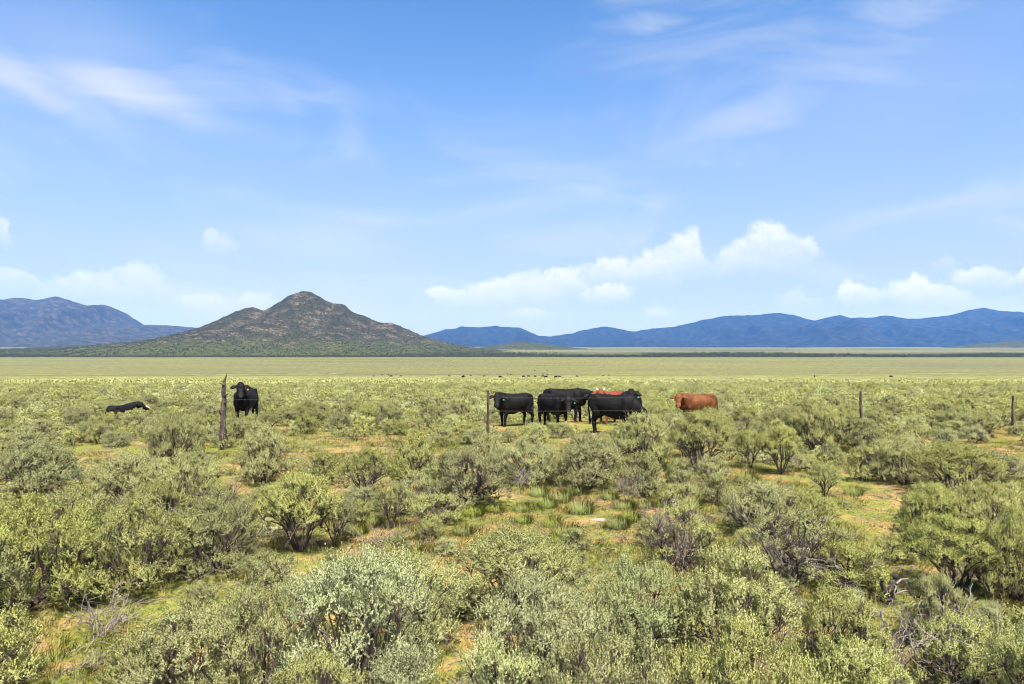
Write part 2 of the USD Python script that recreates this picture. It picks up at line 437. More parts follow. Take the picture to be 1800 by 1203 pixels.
def shrub(seed, width=1.3, height=.95, lobes=13, shoots=105, leaves=24, leaf=.0195, lw=.0074, bare=.0, tall=.0, lift=.16, dead=8, twiggy=.5, lobe_r=.155, sides=5, core=True, spread=1.0):  # sizes in metres
    """A sagebrush: twisted stems from one root, each ending in a cushion of upright leafy shoots. Returns wood, foliage and dead-twig meshes."""
    rng = np.random.default_rng(seed)
    R = width / 2
    # lobe centres spread through a lumpy dome
    cs = []
    tries = 0
    while len(cs) < lobes and tries < 4000:
        tries += 1
        a = rng.uniform(0, 2 * np.pi)
        low_ = lift < .3 and rng.random() < .30               # the skirt that hides the stems
        r = R * (rng.uniform(.62, .90) if low_ else math.sqrt(rng.uniform(0, 1)) * .80) * spread
        top = height * (1 - .50 * (r / R) ** 2) - lobe_r * .70
        zmin = height * (lift if r > .45 * R else .55)
        z = rng.uniform(min(zmin, top - .02), top) if rng.random() < .58 else top * rng.uniform(.90, 1.03)
        if low_:
            z = height * rng.uniform(.10, .32)
        c = np.array([r * math.cos(a), r * math.sin(a), max(z, .10)])
        if all(np.linalg.norm(c - q) > lobe_r * .98 for q in cs):
            cs.append(c)
    wood, twigs, LB, LD, LL, LW, LO = [], [], [], [], [], [], []
    nst = max(3, int(lobes / 4))
    order = np.argsort([math.atan2(c[1], c[0]) for c in cs])
    groups = np.array_split(order, nst)
    for gi in groups:
        if len(gi) == 0:
            continue
        cen = np.mean([cs[i] for i in gi], 0)
        fork = np.array([cen[0] * .42, cen[1] * .42, max(cen[2] * .42, .07)]) + rng.normal(size=3) * .03
        root = np.array([rng.normal() * .035, rng.normal() * .035, -.06])
        p = wobble(root, fork, 7, rng, .012, 0)
        r0 = .010 + .011 * rng.random() * (width / 1.3) + .005 * (width / 1.3)
        wood.append((p, np.linspace(r0 * 1.15, r0 * .72, 7)))
        for i in gi:
            c = cs[i]
            is_bare = rng.random() < bare
            lr = lobe_r * rng.uniform(.72, 1.18)
            p = wobble(fork, c - [0, 0, lr * .45], 7, rng, .014, .02)
            wood.append((p, np.linspace(r0 * .66, .006, 7)))
            out = unit(np.array([c[0], c[1], 0]) + 1e-6) * min(1, math.hypot(c[0], c[1]) / R)
            ns = int(shoots * 1.18 * (lr / lobe_r) ** 2)
            # sprigs over the cushion, each a handful of upright shoots
            per = 6
            nsp = max(3, ns // per)
            ns = nsp * per
            d = unit(rng.normal(size=(nsp, 3)) + np.array([0, 0, .85]) + out * .5)
            rad = lr * rng.uniform(.55, 1.06, (nsp, 1)) ** .6
            lump = .80 + .45 * meshkit.noise(d * 2.1 + c * 9, seed)[:, None]
            sq = np.array([1.0, 1.0, .82])
            sp_c = np.repeat(c + d * rad * lump * sq, per, 0)
            sp_u = np.repeat(unit(d * .80 + np.array([0, 0, .75]) + rng.normal(size=(nsp, 3)) * .25), per, 0)
            d = np.repeat(d, per, 0)
            up = unit(sp_u + rng.normal(size=(ns, 3)) * .42)
            sb = sp_c + (up - sp_u) * .022
            sl = rng.uniform(.050, .095, ns) * max(1., (leaf / .03) ** .5)
            if tall:
                tk = rng.random(ns) < tall * (d[:, 2] > .1)
                sl = np.where(tk, sl * rng.uniform(1.6, 3.0, ns), sl)
            # twigs to a share of the shoots
            kk = rng.random(ns) < (twiggy * .30 if not is_bare else .75)
            for b, u, l_ in zip(sb[kk], up[kk], sl[kk]):
                st = c - np.array([0, 0, lr * .45]) * rng.uniform(.3, 1)
                e = b + u * l_ * (.4 if not is_bare else 1.2)
                m_ = (st + e) / 2 + rng.normal(size=3) * .018
                twigs.append((np.array([st, m_, e]), np.array([.0038, .0028, .0014])))
            if is_bare:
                ns2 = ns // 7
                sb, up, sl, sp_c, sp_u = sb[:ns2], up[:ns2], sl[:ns2], sp_c[:ns2], sp_u[:ns2]
                ns = ns2
            t = rng.random((ns, leaves)) ** .8
            az = rng.uniform(0, 2 * np.pi, (ns, leaves))
            s1 = unit(np.cross(up, [[.3, .7, .2]])); s2 = np.cross(up, s1)
            rd = np.cos(az)[..., None] * s1[:, None] + np.sin(az)[..., None] * s2[:, None]
            base = sb[:, None] + up[:, None] * (sl[:, None] * t)[..., None]
            dirs = rd * (1.0 - .62 * t[..., None]) + up[:, None] * (.55 + .75 * t[..., None])
            ln = leaf * rng.uniform(.65, 1.2, (ns, leaves)) * (1 - .25 * t)
            LB.append(base.reshape(-1, 3)); LD.append(dirs.reshape(-1, 3)); LL.append(ln.ravel()); LW.append((lw * rng.uniform(.7, 1.25, (ns, leaves))).ravel()); LO.append((unit(base - (c - [0, 0, lr * .35])[None, None]) * .55 + unit(base - (sp_c - sp_u * .012)[:, None]) * .65 + np.array([0, 0, .30])).reshape(-1, 3))
    deadw = []
    for _ in range(dead):
        a = rng.uniform(0, 2 * np.pi)
        p0 = np.array([math.cos(a) * R * .15, math.sin(a) * R * .15, height * rng.uniform(.08, .4)])
        p1 = np.array([math.cos(a + rng.normal() * .4) * R * rng.uniform(.6, 1.08), math.sin(a + rng.normal() * .4) * R * rng.uniform(.6, 1.08), height * rng.uniform(.12, 1.02)])
        p = wobble(p0, p1, 9, rng, .018, .03)
        deadw.append((p, np.linspace(.0085, .0022, 9)))
        for _k in range(rng.integers(3, 7)):
            i = rng.integers(3, 9)
            e = p[i] + unit(rng.normal(size=3) + (p1 - p0) / np.linalg.norm(p1 - p0) * 1.0 + [0, 0, .4]) * rng.uniform(.06, .22)
            deadw.append((wobble(p[i], e, 4, rng, .008), np.linspace(.0036, .0014, 4)))
    woodm = tubes(wood, sides)
    if twigs:
        tv, tf = tubes(twigs, 3)
        woodm = (np.concatenate([woodm[0], tv]), np.concatenate([woodm[1], tf + len(woodm[0])]))
    fol = leaf_mesh(np.concatenate(LB), np.concatenate(LD), np.concatenate(LL), np.concatenate(LW), rng, out=np.concatenate(LO), soft=.84)
    deadm = tubes(deadw, 3) if deadw else None
    return woodm, fol, deadm


def leaf_look(name, stops, trans=.24, hue=.007, val=.20, rough=.6):
    g = G()
    g.nodes['geo'] = ('geometry', {})
    g.nodes['oi'] = ('object_info', {})
    c = g.ramp('geo.random_per_island', stops)
    v = g.mad('oi.random', val * 2, 1 - val)
    h = g.mad(g.m('fraction', g.mul('oi.random', 7.31)), hue * 2, .5 - hue)
    s = g.mad(g.m('fraction', g.mul('oi.random', 3.77)), .30, .80)
    g.nodes['tc'] = ('texture_coordinate', {})
    cl = g.noise('geo.position', 4.5, 2, .5)                 # clumps of older and younger growth
    v = g.mul(v, g.mad(cl, .60, .70))
    h = g.add(h, g.mad(cl, .020, -.010))
    c = g.node('hsv', 'color', {'fac': 1.0}, hue=h, saturation=s, value=v, color=c)
    d = g.node('principled_bsdf', 'BSDF', {'roughness': rough, 'specular_ior_level': .25}, base_color=c)
    t = g.node('translucent_bsdf', 'BSDF', {}, color=g.mix(1.0, c, (1.0, 1.0, .62), 'multiply'))
    s = g.node('mix_closure', 'closure', {'fac': trans}, closure1=d, closure2=t)
    return g.make(name, surface=s)


def bark_look(name, stops, scale=30.):
    g = G()
    g.nodes['tc'] = ('texture_coordinate', {})
    g.nodes['geo'] = ('geometry', {})
    v = g.node('mapping', 'vector', {'scale': (1, 1, .22)}, vector='geo.position')
    n = g.noise(v, scale, 5, .7)
    c = g.ramp(n, stops)
    b = g.node('bump', 'normal', {'strength': .7, 'distance': .01}, height=n)
    return g.make(name, surface=g.node('principled_bsdf', 'BSDF', {'roughness': .9, 'specular_ior_level': .15}, base_color=c, normal=b))


leaf_look('sage_leaf_look', [(0, (.305, .312, .115)), (.3, (.360, .366, .145)), (.56, (.405, .402, .172)), (.80, (.45, .438, .21)), (.91, (.42, .355, .20)), (1, (.36, .28, .18))])
leaf_look('sage_pale_leaf_look', [(0, (.36, .38, .165)), (.4, (.42, .435, .205)), (.8, (.48, .482, .25)), (1, (.51, .50, .285))])
leaf_look('green_leaf_look', [(0, (.16, .22, .03)), (.5, (.25, .31, .05)), (.85, (.34, .38, .08)), (1, (.44, .38, .14))], hue=.012)
leaf_look('grass_look', [(0, (.20, .23, .045)), (.35, (.29, .30, .060)), (.6, (.38, .35, .085)), (.85, (.47, .38, .14)), (1, (.52, .42, .20))], trans=.3, hue=.02)
bark_look('sage_wood_look', [(.3, (.034, .026, .022)), (.55, (.080, .061, .052)), (.75, (.16, .125, .11))])
bark_look('dead_wood_look', [(.3, (.10, .080, .068)), (.55, (.20, .165, .145)), (.75, (.34, .30, .26))])
bark_look('wire_look', [(.3, (.05, .035, .028)), (.7, (.14, .10, .085))], 40.)
bark_look('post_look', [(.28, (.022, .016, .014)), (.5, (.060, .045, .039)), (.72, (.15, .12, .105))], 14.)

CLASS = '/World/Prototypes'
stage.CreateClassPrim(CLASS)


def proto_shrub(name, leafmat='sage_leaf_look', **k):
    path = f'{CLASS}/{name}'
    UsdGeom.Xform.Define(stage, path)
    w, f, d = shrub(**k)
    obj('branches', w, 'sage_wood_look', path)
    obj('foliage', f, leafmat, path)
    if d is not None:
        obj('dead_twigs', d, 'dead_wood_look', path)
    return path


# (name, true width, true height) of each prototype; the closest ones are leafier
PROTO = {}
def P_(name, w, h, **k):
    PROTO[name] = (proto_shrub(name, width=w, height=h, **k), w, h)


P_('broad_a', 1.7, 1.0, seed=1, lobes=56, shoots=92, tall=.14, dead=10)
P_('broad_b', 1.7, .95, seed=2, lobes=54, shoots=88, tall=.14, bare=.07, dead=14)
P_('broad_c', 1.5, 1.1, seed=3, lobes=52, shoots=92, tall=.24, dead=8, leafmat='sage_pale_leaf_look')
P_('round_a', 1.2, .9, seed=4, lobes=36, shoots=92, tall=.12, dead=6)
P_('round_b', 1.2, .8, seed=5, lobes=34, shoots=88, bare=.12, dead=12)
P_('tree_a', 1.35, 1.15, seed=6, lobes=34, shoots=90, lift=.42, dead=8)
P_('tree_b', 1.25, .95, seed=7, lobes=21, shoots=84, lift=.46, dead=10, bare=.1)
P_('small_a', .75, .55, seed=8, lobes=19, shoots=62, dead=6, lobe_r=.125)
P_('small_b', .7, .55, seed=9, lobes=15, shoots=60, dead=6, lobe_r=.125, bare=.12)
P_('wispy', 1.0, .95, seed=10, lobes=24, shoots=84, leaves=22, tall=.40, dead=5, leafmat='sage_pale_leaf_look', lobe_r=.15)
P_('twiggy', 1.2, .9, seed=11, lobes=28, shoots=60, leaves=15, bare=.55, dead=36, lobe_r=.15)

# ------------------------------------------------------------------ cattle
SEG = [20]


def ell(c, r, n=None):
    n = n or SEG[0]
    s = m3.Manifold.sphere(1.0, n)
    return s.scale([float(v) for v in np.broadcast_to(r, 3)]).translate([float(v) for v in c])


def hull(*parts):
    return m3.Manifold.batch_hull(list(parts))


def smooth_body(man, edge=.045, it=10):
    m = man.refine_to_length(edge)
    me = m.to_mesh()
    t = trimesh.Trimesh(me.vert_properties[:, :3], me.tri_verts, process=True)
    trimesh.smoothing.filter_taubin(t, lamb=.55, nu=.52, iterations=it)
    return t


def chain(js):
    return [hull(ell(*a), ell(*b)) for a, b in zip(js[:-1], js[1:])]


def rot2(v, a):
    c, s = math.cos(a), math.sin(a)
    return np.array([v[0] * c - v[1] * s, v[0] * s + v[1] * c, v[2]])


def cow_geometry(neck_yaw=0., neck_pitch=.45, head_yaw=0., head_pitch=-.95, stride=(.06, -.05, -.08, .06), lying=False, belly=1.0, neck=.50, tail_swing=.0, horns=False, edge=.045):
    """Body (one continuous surface, legs, neck, head and tail grown together), ears, eyes, muzzle; x forward, z up."""
    dz = -.52 if lying else 0.
    P = []
    st = [((-.74, 0, 1.08), (.11, .16, .19)), ((-.55, 0, 1.03), (.2, .265, .29)), ((-.22, 0, .94), (.25, .325 * belly, .355)), ((.12, 0, .89), (.25, .345 * belly, .40)),
          ((.44, 0, .92), (.22, .305, .41)), ((.62, 0, .97), (.17, .24, .345))]
    st = [((c[0], c[1], c[2] + dz), r) for c, r in st]
    P += chain(st)
    P.append(hull(ell((.58, 0, .80 + dz), (.16, .2, .2)), ell((.76, 0, .86 + dz), (.1, .14, .18)), ell((.5, 0, .72 + dz), (.14, .16, .16))))
    # hip bones and shoulder blades
    for s in (-1, 1):
        P.append(ell((-.50, s * .17, 1.20 + dz), (.13, .09, .10)))
        P.append(hull(ell((.50, s * .20, 1.02 + dz), (.13, .10, .20)), ell((.52, s * .22, .80 + dz), (.11, .09, .14))))
    K = 1.14
    nd = np.array([math.cos(neck_pitch) * math.cos(neck_yaw), math.cos(neck_pitch) * math.sin(neck_yaw), math.sin(neck_pitch)])
    n0 = np.array([.60, 0, 1.06 + dz])
    n1 = n0 + nd * neck * .55
    poll = n0 + nd * neck
    P += chain([((.52, 0, 1.04 + dz), (.16, .2, .30)), (n1, (.16, .155, .22)), (poll - nd * .06, (.12, .12, .15))])
    hd = np.array([math.cos(head_pitch) * math.cos(head_yaw), math.cos(head_pitch) * math.sin(head_yaw), math.sin(head_pitch)])
    hs = unit(np.cross([0, 0, 1.], hd))
    hn = np.cross(hd, hs)
    brow = poll + hd * (K * .10) + hn * (K * .02)
    P += [hull(ell(poll + hn * (K * .02), K * .105), ell(brow, K * .118), ell(poll - hn * (K * .07) + hd * (K * .06), K * .10)),
          hull(ell(brow + hs * (K * .045), K * .085), ell(brow - hs * (K * .045), K * .085), ell(poll + hd * (K * .31) + hn * (K * .005), K * .072), ell(poll + hd * (K * .22) - hn * (K * .085), K * .075)),
          hull(ell(poll + hd * (K * .30) + hs * (K * .02), K * .07), ell(poll + hd * (K * .30) - hs * (K * .02), K * .07), ell(poll + hd * (K * .43) + hs * (K * .032), K * .064), ell(poll + hd * (K * .43) - hs * (K * .032), K * .064), ell(poll + hd * (K * .38) - hn * (K * .05), K * .055)),
          hull(ell(poll - hn * (K * .10), K * .09), n_ := ell(n1 - np.array([0, 0, .08]), (.11, .10, .13)))]
    if not lying:
        for k, s in enumerate((1, -1)):
            d = stride[k]
            P += chain([((.50, s * .19, .84), (.14, .10, .17)), ((.50 + d * .2, s * .185, .62), (.095, .08, .11)), ((.53 + d * .7, s * .17, .39), (.060, .056, .07)),
                        ((.52 + d, s * .17, .13), (.043, .042, .05)), ((.535 + d, s * .17, .05), (.058, .052, .05)), ((.55 + d, s * .17, .012), (.068, .058, .02))])
            d = stride[2 + k]
            P += chain([((-.54, s * .17, .93), (.20, .12, .22)), ((-.47 + d * .2, s * .19, .70), (.155, .105, .16)), ((-.60 + d * .5, s * .185, .56), (.085, .07, .09)), ((-.67 + d * .8, s * .18, .46), (.062, .052, .07)),
                        ((-.63 + d, s * .175, .15), (.046, .044, .05)), ((-.615 + d, s * .175, .05), (.06, .053, .05)), ((-.60 + d, s * .175, .012), (.07, .058, .02))])
    else:
        for s in (1, -1):
            P += chain([((.50, s * .2, .30), (.13, .09, .12)), ((.72, s * .24, .13), (.08, .07, .08)), ((.44, s * .26, .06), (.055, .05, .05))])
            P += chain([((-.50, s * .22, .40), (.20, .12, .2)), ((-.22, s * .36, .22), (.15, .1, .14)), ((-.46, s * .40, .10), (.07, .06, .06)), ((-.10, s * .40, .06), (.05, .05, .045))])
    tl = [((-.80, 0, 1.16 + dz), .045), ((-.87, tail_swing * .3, 1.02 + dz), .034), ((-.89, tail_swing * .6, .80 + dz * .9), .027), ((-.88, tail_swing, .58 + dz * .8), .03), ((-.87, tail_swing * 1.1, .40 + dz * .55), .042), ((-.87, tail_swing * 1.1, .30 + dz * .4), .02)]
    P += chain(tl)
    body = smooth_body(m3.Manifold.batch_boolean(P, m3.OpType.Add), edge, 10 if edge < .1 else 0)
    ears = []
    for s in (1, -1):
        b = poll + hs * s * .115 + hn * .0 + hd * .02
        o = unit(hs * s + hd * .22 - hn * .18)
        t_ = b + o * .25
        e = hull(ell(b, .028), ell(b + o * .12 - hd * .02, (.04, .04, .05)), ell(b + o * .13 + hd * .05, .035), ell(t_, .012))
        ears.append((smooth_body(e, .02, 4), b + o * .13 + hd * .06))
    eyes = [smooth_body(ell(brow + hs * s * .118 + hd * .085 + hn * .02, .021, 16), .012, 0) for s in (1, -1)]
    nose = smooth_body(hull(ell(poll + hd * .54 + hs * .034 + hn * .014, (.034, .03, .032)), ell(poll + hd * .54 - hs * .034 + hn * .014, (.03, .03, .028)), ell(poll + hd * .51 - hn * .022, .034)), .02, 4)
    chin = smooth_body(hull(ell(poll + hd * .495 + hs * .03 - hn * .065, .03), ell(poll + hd * .495 - hs * .03 - hn * .065, .03)), .02, 4)
    hr = []
    if horns:
        for s in (1, -1):
            b = poll + hs * s * .075 + hn * .055
            hr.append(smooth_body(m3.Manifold.batch_boolean(chain([(b, .028), (b + hs * s * .07 + hn * .05 + np.array([0, 0, .02]), .022), (b + hs * s * .085 + np.array([0, 0, .11]), .010)]), m3.OpType.Add), .02, 3))
    blaze = smooth_body(hull(ell(poll + hd * .34 + hn * .074, (.035, .035, .02)), ell(poll + hd * .42 + hn * .066, (.04, .04, .02)), ell(poll + hd * .50 + hn * .056, (.04, .04, .022))), .02, 4)
    return dict(body=body, ears=ears, eyes=eyes, nose=nose, chin=chin, horns=hr, blaze=blaze, tag_at=[e[1] for e in ears], hd=hd, hs=hs, hn=hn)


def coat_look(name, stops, scale=3.0, sheen=.3):
    g = G()
    g.nodes['tc'] = ('texture_coordinate', {})
    n = g.noise('tc.object', scale, 4, .6)
    c = g.ramp(n, stops)
    f = g.noise(g.node('mapping', 'vector', {'scale': (1., 1., .35)}, vector='tc.object'), 60., 3, .6)
    b = g.node('bump', 'normal', {'strength': .35, 'distance': .012}, height=f)
    return g.make(name, surface=g.node('principled_bsdf', 'BSDF', {'roughness': .7, 'specular_ior_level': .13}, base_color=c, normal=b))


def plain_look(name, color, rough=.6, spec=.3):
    g = G()
    g.nodes['tc'] = ('texture_coordinate', {})
    n = g.noise('tc.object', 9., 3, .6)
    c = g.mix(g.step(n, .3, .7), tuple(.82 * v for v in color), tuple(min(1, 1.12 * v) for v in color))
    return g.make(name, surface=g.node('principled_bsdf', 'BSDF', {'roughness': rough, 'specular_ior_level': spec}, base_color=c))


coat_look('black_coat_look', [(.3, (.0035, .0032, .0034)), (.6, (.0065, .0055, .0055)), (.8, (.013, .009, .007))])
coat_look('brown_coat_look', [(.3, (.070, .024, .009)), (.55, (.125, .044, .015)), (.78, (.185, .075, .027))])
coat_look('red_coat_look', [(.3, (.11, .022, .009)), (.55, (.17, .040, .015)), (.78, (.24, .070, .024))])
plain_look('hide_dark_look', (.012, .010, .010), .4)
plain_look('eye_look', (.006, .005, .004), .12, .5)
plain_look('green_tag_look', (.03, .27, .13), .45)
plain_look('yellow_tag_look', (.55, .60, .16), .45)
plain_look('orange_tag_look', (.62, .20, .06), .45)
plain_look('horn_look', (.70, .66, .56), .5)
plain_look('white_hair_look', (.72, .69, .64), .8)
plain_look('pink_nose_look', (.20, .12, .10), .5)


def tag_mesh(g, k, sc=1.0):
    c = g['tag_at'][k] - np.array([0, 0, .03])
    e = hull(ell(c + [0, 0, .04], .010, 10), ell(c + g['hs'] * .024 - [0, 0, .04], .013, 10), ell(c - g['hs'] * .024 - [0, 0, .04], .013, 10))
    return smooth_body(e, .03, 2)


def cow(px, y, heading, label, coat='black_coat_look', scale=1.0, tags=(), nose='hide_dark_look', horns=False, white=(), group='cattle standing near the wire fence', dx=0., head_world=None, head_pitch=-.95, **kw):
    """heading: the world direction the body faces, degrees from +x; head_world the same for the face."""
    x = (px - HX) / FPX * y
    turn = -math.degrees(math.atan2(x, y))                 # headings are given as seen from the road
    heading += turn
    head_world = None if head_world is None else head_world + turn
    hw = heading if head_world is None else head_world
    rel = math.radians(((hw - heading + 180) % 360) - 180)
    g = cow_geometry(neck_yaw=kw.pop('neck_yaw', rel * .62), head_yaw=rel, head_pitch=head_pitch, horns=horns, **kw)
    z = float(ground_z(x, y)) - (.04 if kw.get('lying') else .02)
    t = thing('cow', (x, y, z), math.radians(heading), scale, label=label, cat='cow', group=group)
    p = str(t.GetPath())
    obj('body', g['body'], coat, p, smooth=True)
    for k, e in enumerate(g['ears']):
        er = obj('ear', e[0], coat, p, smooth=True)
        for (kk, m) in tags:
            if kk == k:
                obj('ear_tag', tag_mesh(g, k), m, str(er.GetPath()), smooth=True, label='green ear tag' if 'green' in m else 'coloured ear tag')
    for e in g['eyes']:
        obj('eye', e, 'eye_look', p, smooth=True)
    obj('nose', g['nose'], nose, p, smooth=True)
    if 'chin' in white:
        obj('chin_patch', g['chin'], 'white_hair_look', p, smooth=True, label='white hair under the chin')
    if 'blaze' in white:
        obj('face_blaze', g['blaze'], 'white_hair_look', p, smooth=True, label='white hair above the nose')
    if coat == 'brown_coat_look':
        obj('muzzle', g['chin'], 'hide_dark_look', p, smooth=True) if 'chin' not in white else None
    for h in g['horns']:
        obj('horn', h, 'horn_look', p, smooth=True)
    return t


C_ = [
    cow(905, 27.6, 216, 'black cow leftmost of the group, its head beside the thin fence post', tags=((0, 'green_tag_look'),), head_world=268, neck_yaw=.55, head_pitch=-.85, neck_pitch=.40, belly=1.05, scale=1.0),
    cow(972, 27.0, -50, 'black cow with green tag facing the camera, in front of another black cow', tags=((0, 'green_tag_look'),), head_world=-90, neck_yaw=-.30, head_pitch=-.95, neck_pitch=.22, nose='pink_nose_look', scale=.97),
    cow(992, 29.6, -14, 'black cow standing half hidden behind the tagged black cow, head to the right', head_world=-58, neck_yaw=-.25, head_pitch=-.95, neck_pitch=.10, scale=1.08),
    cow(1077, 24.2, -24, 'big black cow standing side on in front of the group, tail to the left', head_world=10, head_pitch=-1.0, neck_pitch=-.62, neck_yaw=.25, scale=1.05, belly=1.05, tail_swing=.10, neck=.44),
    cow(1111, 26.0, -90, 'black cow with green ear tag looking over the shoulder of the big black cow', tags=((0, 'green_tag_look'),), head_world=-96, head_pitch=-.75, neck_pitch=.52, scale=1.08),
    cow(1074, 29.0, -122, 'red cow with short white horns looking over the back of the big black cow', coat='red_coat_look', tags=((0, 'yellow_tag_look'),), head_world=-90, neck_yaw=.35, head_pitch=-.80, neck_pitch=.62, horns=True, nose='pink_nose_look', scale=1.02, neck=.46),
    cow(1227, 28.2, 210, 'rust brown cow standing alone right of the group behind a sagebrush', coat='brown_coat_look', head_world=266, neck_yaw=.55, head_pitch=-.85, neck_pitch=.38, nose='pink_nose_look', white=('chin',), scale=.97),
    cow(433, 28.4, -106, 'black cow facing the camera just right of the gnarled fence post', tags=((0, 'orange_tag_look'),), head_world=-89, neck_yaw=.2, head_pitch=-.85, neck_pitch=.85, nose='hide_dark_look', white=('chin',), scale=1.08, neck=.54),
    cow(211, 30.5, 52, 'black cow lying down among the sagebrush at the far left, white on its face', head_world=-8, neck_yaw=-.75, head_pitch=-.55, neck_pitch=.50, lying=True, white=('blaze',), scale=.88),
]

# the herd far out on the plain: each animal its own object, a few pixels each
far_geo = {}
SEG[0] = 8
for nm, kw in (('grazing', dict(neck_pitch=-.75, head_pitch=-1.2, neck=.6)), ('standing', dict(neck_pitch=.35, head_pitch=-.9))):
    far_geo[nm] = cow_geometry(edge=.6, **kw)['body']
SEG[0] = 20
far_px = [(657, 662), (672, 659.5), (683, 659.5), (687, 662.5), (704, 662), (790, 662), (815, 661.5), (814, 665), (828, 661), (851, 662.5), (879, 665), (892, 658), (898, 658.5), (920, 664), (929, 663), (941, 664), (955, 658),
          (962.5, 658.5), (954, 663), (959, 665), (977, 665), (984, 664.5), (1014, 663.5), (1060, 661), (1071, 660.5), (962, 652), (940, 652), (800, 645), (788, 645), (1432, 663.5), (1566, 664)]
rng = np.random.default_rng(77)
for k, (px, py) in enumerate(far_px):
    x, y = at(px, py + 1.2)
    y = min(y, 1500.); x = (px - HX) / FPX * y
    b = far_geo['grazing' if rng.random() < .6 else 'standing'].copy()
    b.apply_scale(1.0)
    b.apply_transform(trimesh.transformations.rotation_matrix(rng.choice([0, np.pi]) + rng.normal() * .5, [0, 0, 1]))
    side = 'tiny dark cow grazing far out on the plain in the middle distance'
    if px > 1400:
        side = 'lone tiny dark cow far out on the plain above the ' + ('right hand bushes' if px > 1500 else 'two thin fence posts, left one of the pair')
    c = obj('cow', (b.vertices + np.array(on(x, y)) + [0, 0, .25], b.faces), 'black_coat_look' if rng.random() < .8 else 'brown_coat_look', smooth=True, label=side if px < 1400 else ('tiny dark cow far out on the plain, farthest right of the distant herd' if px > 1500 else 'tiny dark cow far out on the plain, alone left of the farthest right one'), cat='cow', group='herd far out on the plain')

# ------------------------------------------------------------------ the wire fence
fence = thing('wire_fence', (0, 0, 0), label='old barbed wire fence on uneven wooden posts in front of the cattle', cat='fence')
FP = str(fence.GetPath())
posts = [(-760, 20.2, 1.7, .07), (394, 20.1, 2.16, .085), (857, 20.0, 1.62, .048), (1515, 21.6, 1.50, .054), (1780, 24.0, 1.30, .045), (2150, 27.5, 1.3, .05)]
pts = []


def gnarled(h, r, seed, spike):
    rng = np.random.default_rng(seed)
    n, s = 26, 11
    z = np.linspace(-.2, h, n)
    a = np.linspace(0, 2 * np.pi, s, endpoint=False)
    lean = np.cumsum(rng.normal(size=(n, 2)) * r * (.15 if spike else .07), 0)
    rr = r * (1.0 - .45 * np.linspace(0, 1, n) ** 1.3) * (1 + .12 * rng.normal(size=n) * .6)
    if spike:
        rr[-4:] *= np.array([.80, .55, .34, .10])
        lean[-6:, 0] += np.linspace(0, 1, 6) ** 1.5 * r * 1.0
    ring = np.stack([lean[:, None, 0] + rr[:, None] * np.cos(a + z[:, None] * .6) * (1 + .13 * np.sin(3 * a + 2.1)) * (1 + .10 * rng.normal(size=(n, s))), lean[:, None, 1] + rr[:, None] * np.sin(a + z[:, None] * .6) * (1 + .10 * rng.normal(size=(n, s))), np.repeat(z[:, None], s, 1)], -1)
    V = ring.reshape(-1, 3)
    i = (np.arange(n - 1)[:, None] * s + np.arange(s)[None]); j = (np.arange(n - 1)[:, None] * s + (np.arange(s)[None] + 1) % s)
    F = np.stack([i, j, j + s, i + s], -1).reshape(-1, 4)
    F = np.concatenate([F[:, [0, 1, 2]], F[:, [0, 2, 3]]])
    top = len(V)
    V = np.concatenate([V, [ring[-1].mean(0) + [0, 0, r * .2]]])
    F = np.concatenate([F, [[(n - 1) * s + k, (n - 1) * s + (k + 1) % s, top] for k in range(s)]])
    return V, F


for k, (px, y, h, r) in enumerate(posts):
    x = (px - HX) / FPX * y
    p = np.array(on(x, y)); pts.append(p)
    V, F = gnarled(h, r, 40 + k, k == 1)
    pr = obj('post', (V + p, F), 'post_look', FP, smooth=40, label='gnarled weathered tree trunk post with a splintered spike on top' if k == 1 else None)
    if k == 1:
        stubs = []
        for (zz, ang, L) in ((1.83, 2.6, .07), (1.52, .2, .08), (1.02, 3.0, .07), (.72, 2.9, .09), (1.30, .5, .06), (.42, .1, .06)):
            d = np.array([math.cos(ang), -abs(math.sin(ang)) * .5 - .2, .45])
            b0 = p + [0, 0, zz]
            stubs.append((np.array([b0, b0 + unit(d) * (L * .6 + .05), b0 + unit(d) * (L + .085)]), np.array([.030, .020, .007])))
        obj('branch_stub', tubes(stubs, 6), 'post_look', str(pr.GetPath()), smooth=True)
for hgt in (1.42, 1.05, .72, .40):
    path = []
    for a, b, (q, _, ha, ra), (_, _, hb, rb) in zip(pts[:-1], pts[1:], posts[:-1], posts[1:]):
        t = np.linspace(0, 1, 24, endpoint=False)[:, None]
        seg = (a + [0, -ra * .9, min(hgt, ha - .06)]) * (1 - t) + (b + [0, -rb * .9, min(hgt, hb - .06)]) * t
        seg[:, 2] -= .045 * (4 * t * (1 - t))[:, 0]
        path.append(seg)
    path = np.concatenate(path)
    tb = [(path, np.full(len(path), .0027))]
    # barbs every 14 cm where the camera could see them
    dl = np.concatenate([[0], np.cumsum(np.linalg.norm(np.diff(path, axis=0), axis=1))])
    for s in np.arange(.1, dl[-1], .16):
        c = np.array([np.interp(s, dl, path[:, k]) for k in range(3)])
        if abs(c[0]) < 17:
            tb.append((np.array([c - [.0, .012, .018], c + [.004, .012, .018]]), np.array([.0022, .0012])))
    obj('barbed_wire', tubes(tb, 3), 'wire_look', FP)

# ------------------------------------------------------------------ sagebrush, one by one in the foreground
PR = {k: v for k, v in PROTO.items()}
SB = []      # (x, y, rz, scale, proto, label, group)


def bush(cx, base, wpx, top, proto, label, rz=None, group=None):
    x, y = at(cx, base)
    path, w, h = PR[proto]
    sw = wpx * y / FPX / w * .93
    sh = (base - top) * y / FPX / h
    sh = float(np.clip(sh, .45 * sw, 1.7 * sw))
    SB.append((x, y, (hash_(cx, base) * 6.28 if rz is None else rz), (sw, sw, sh), proto, label, group))


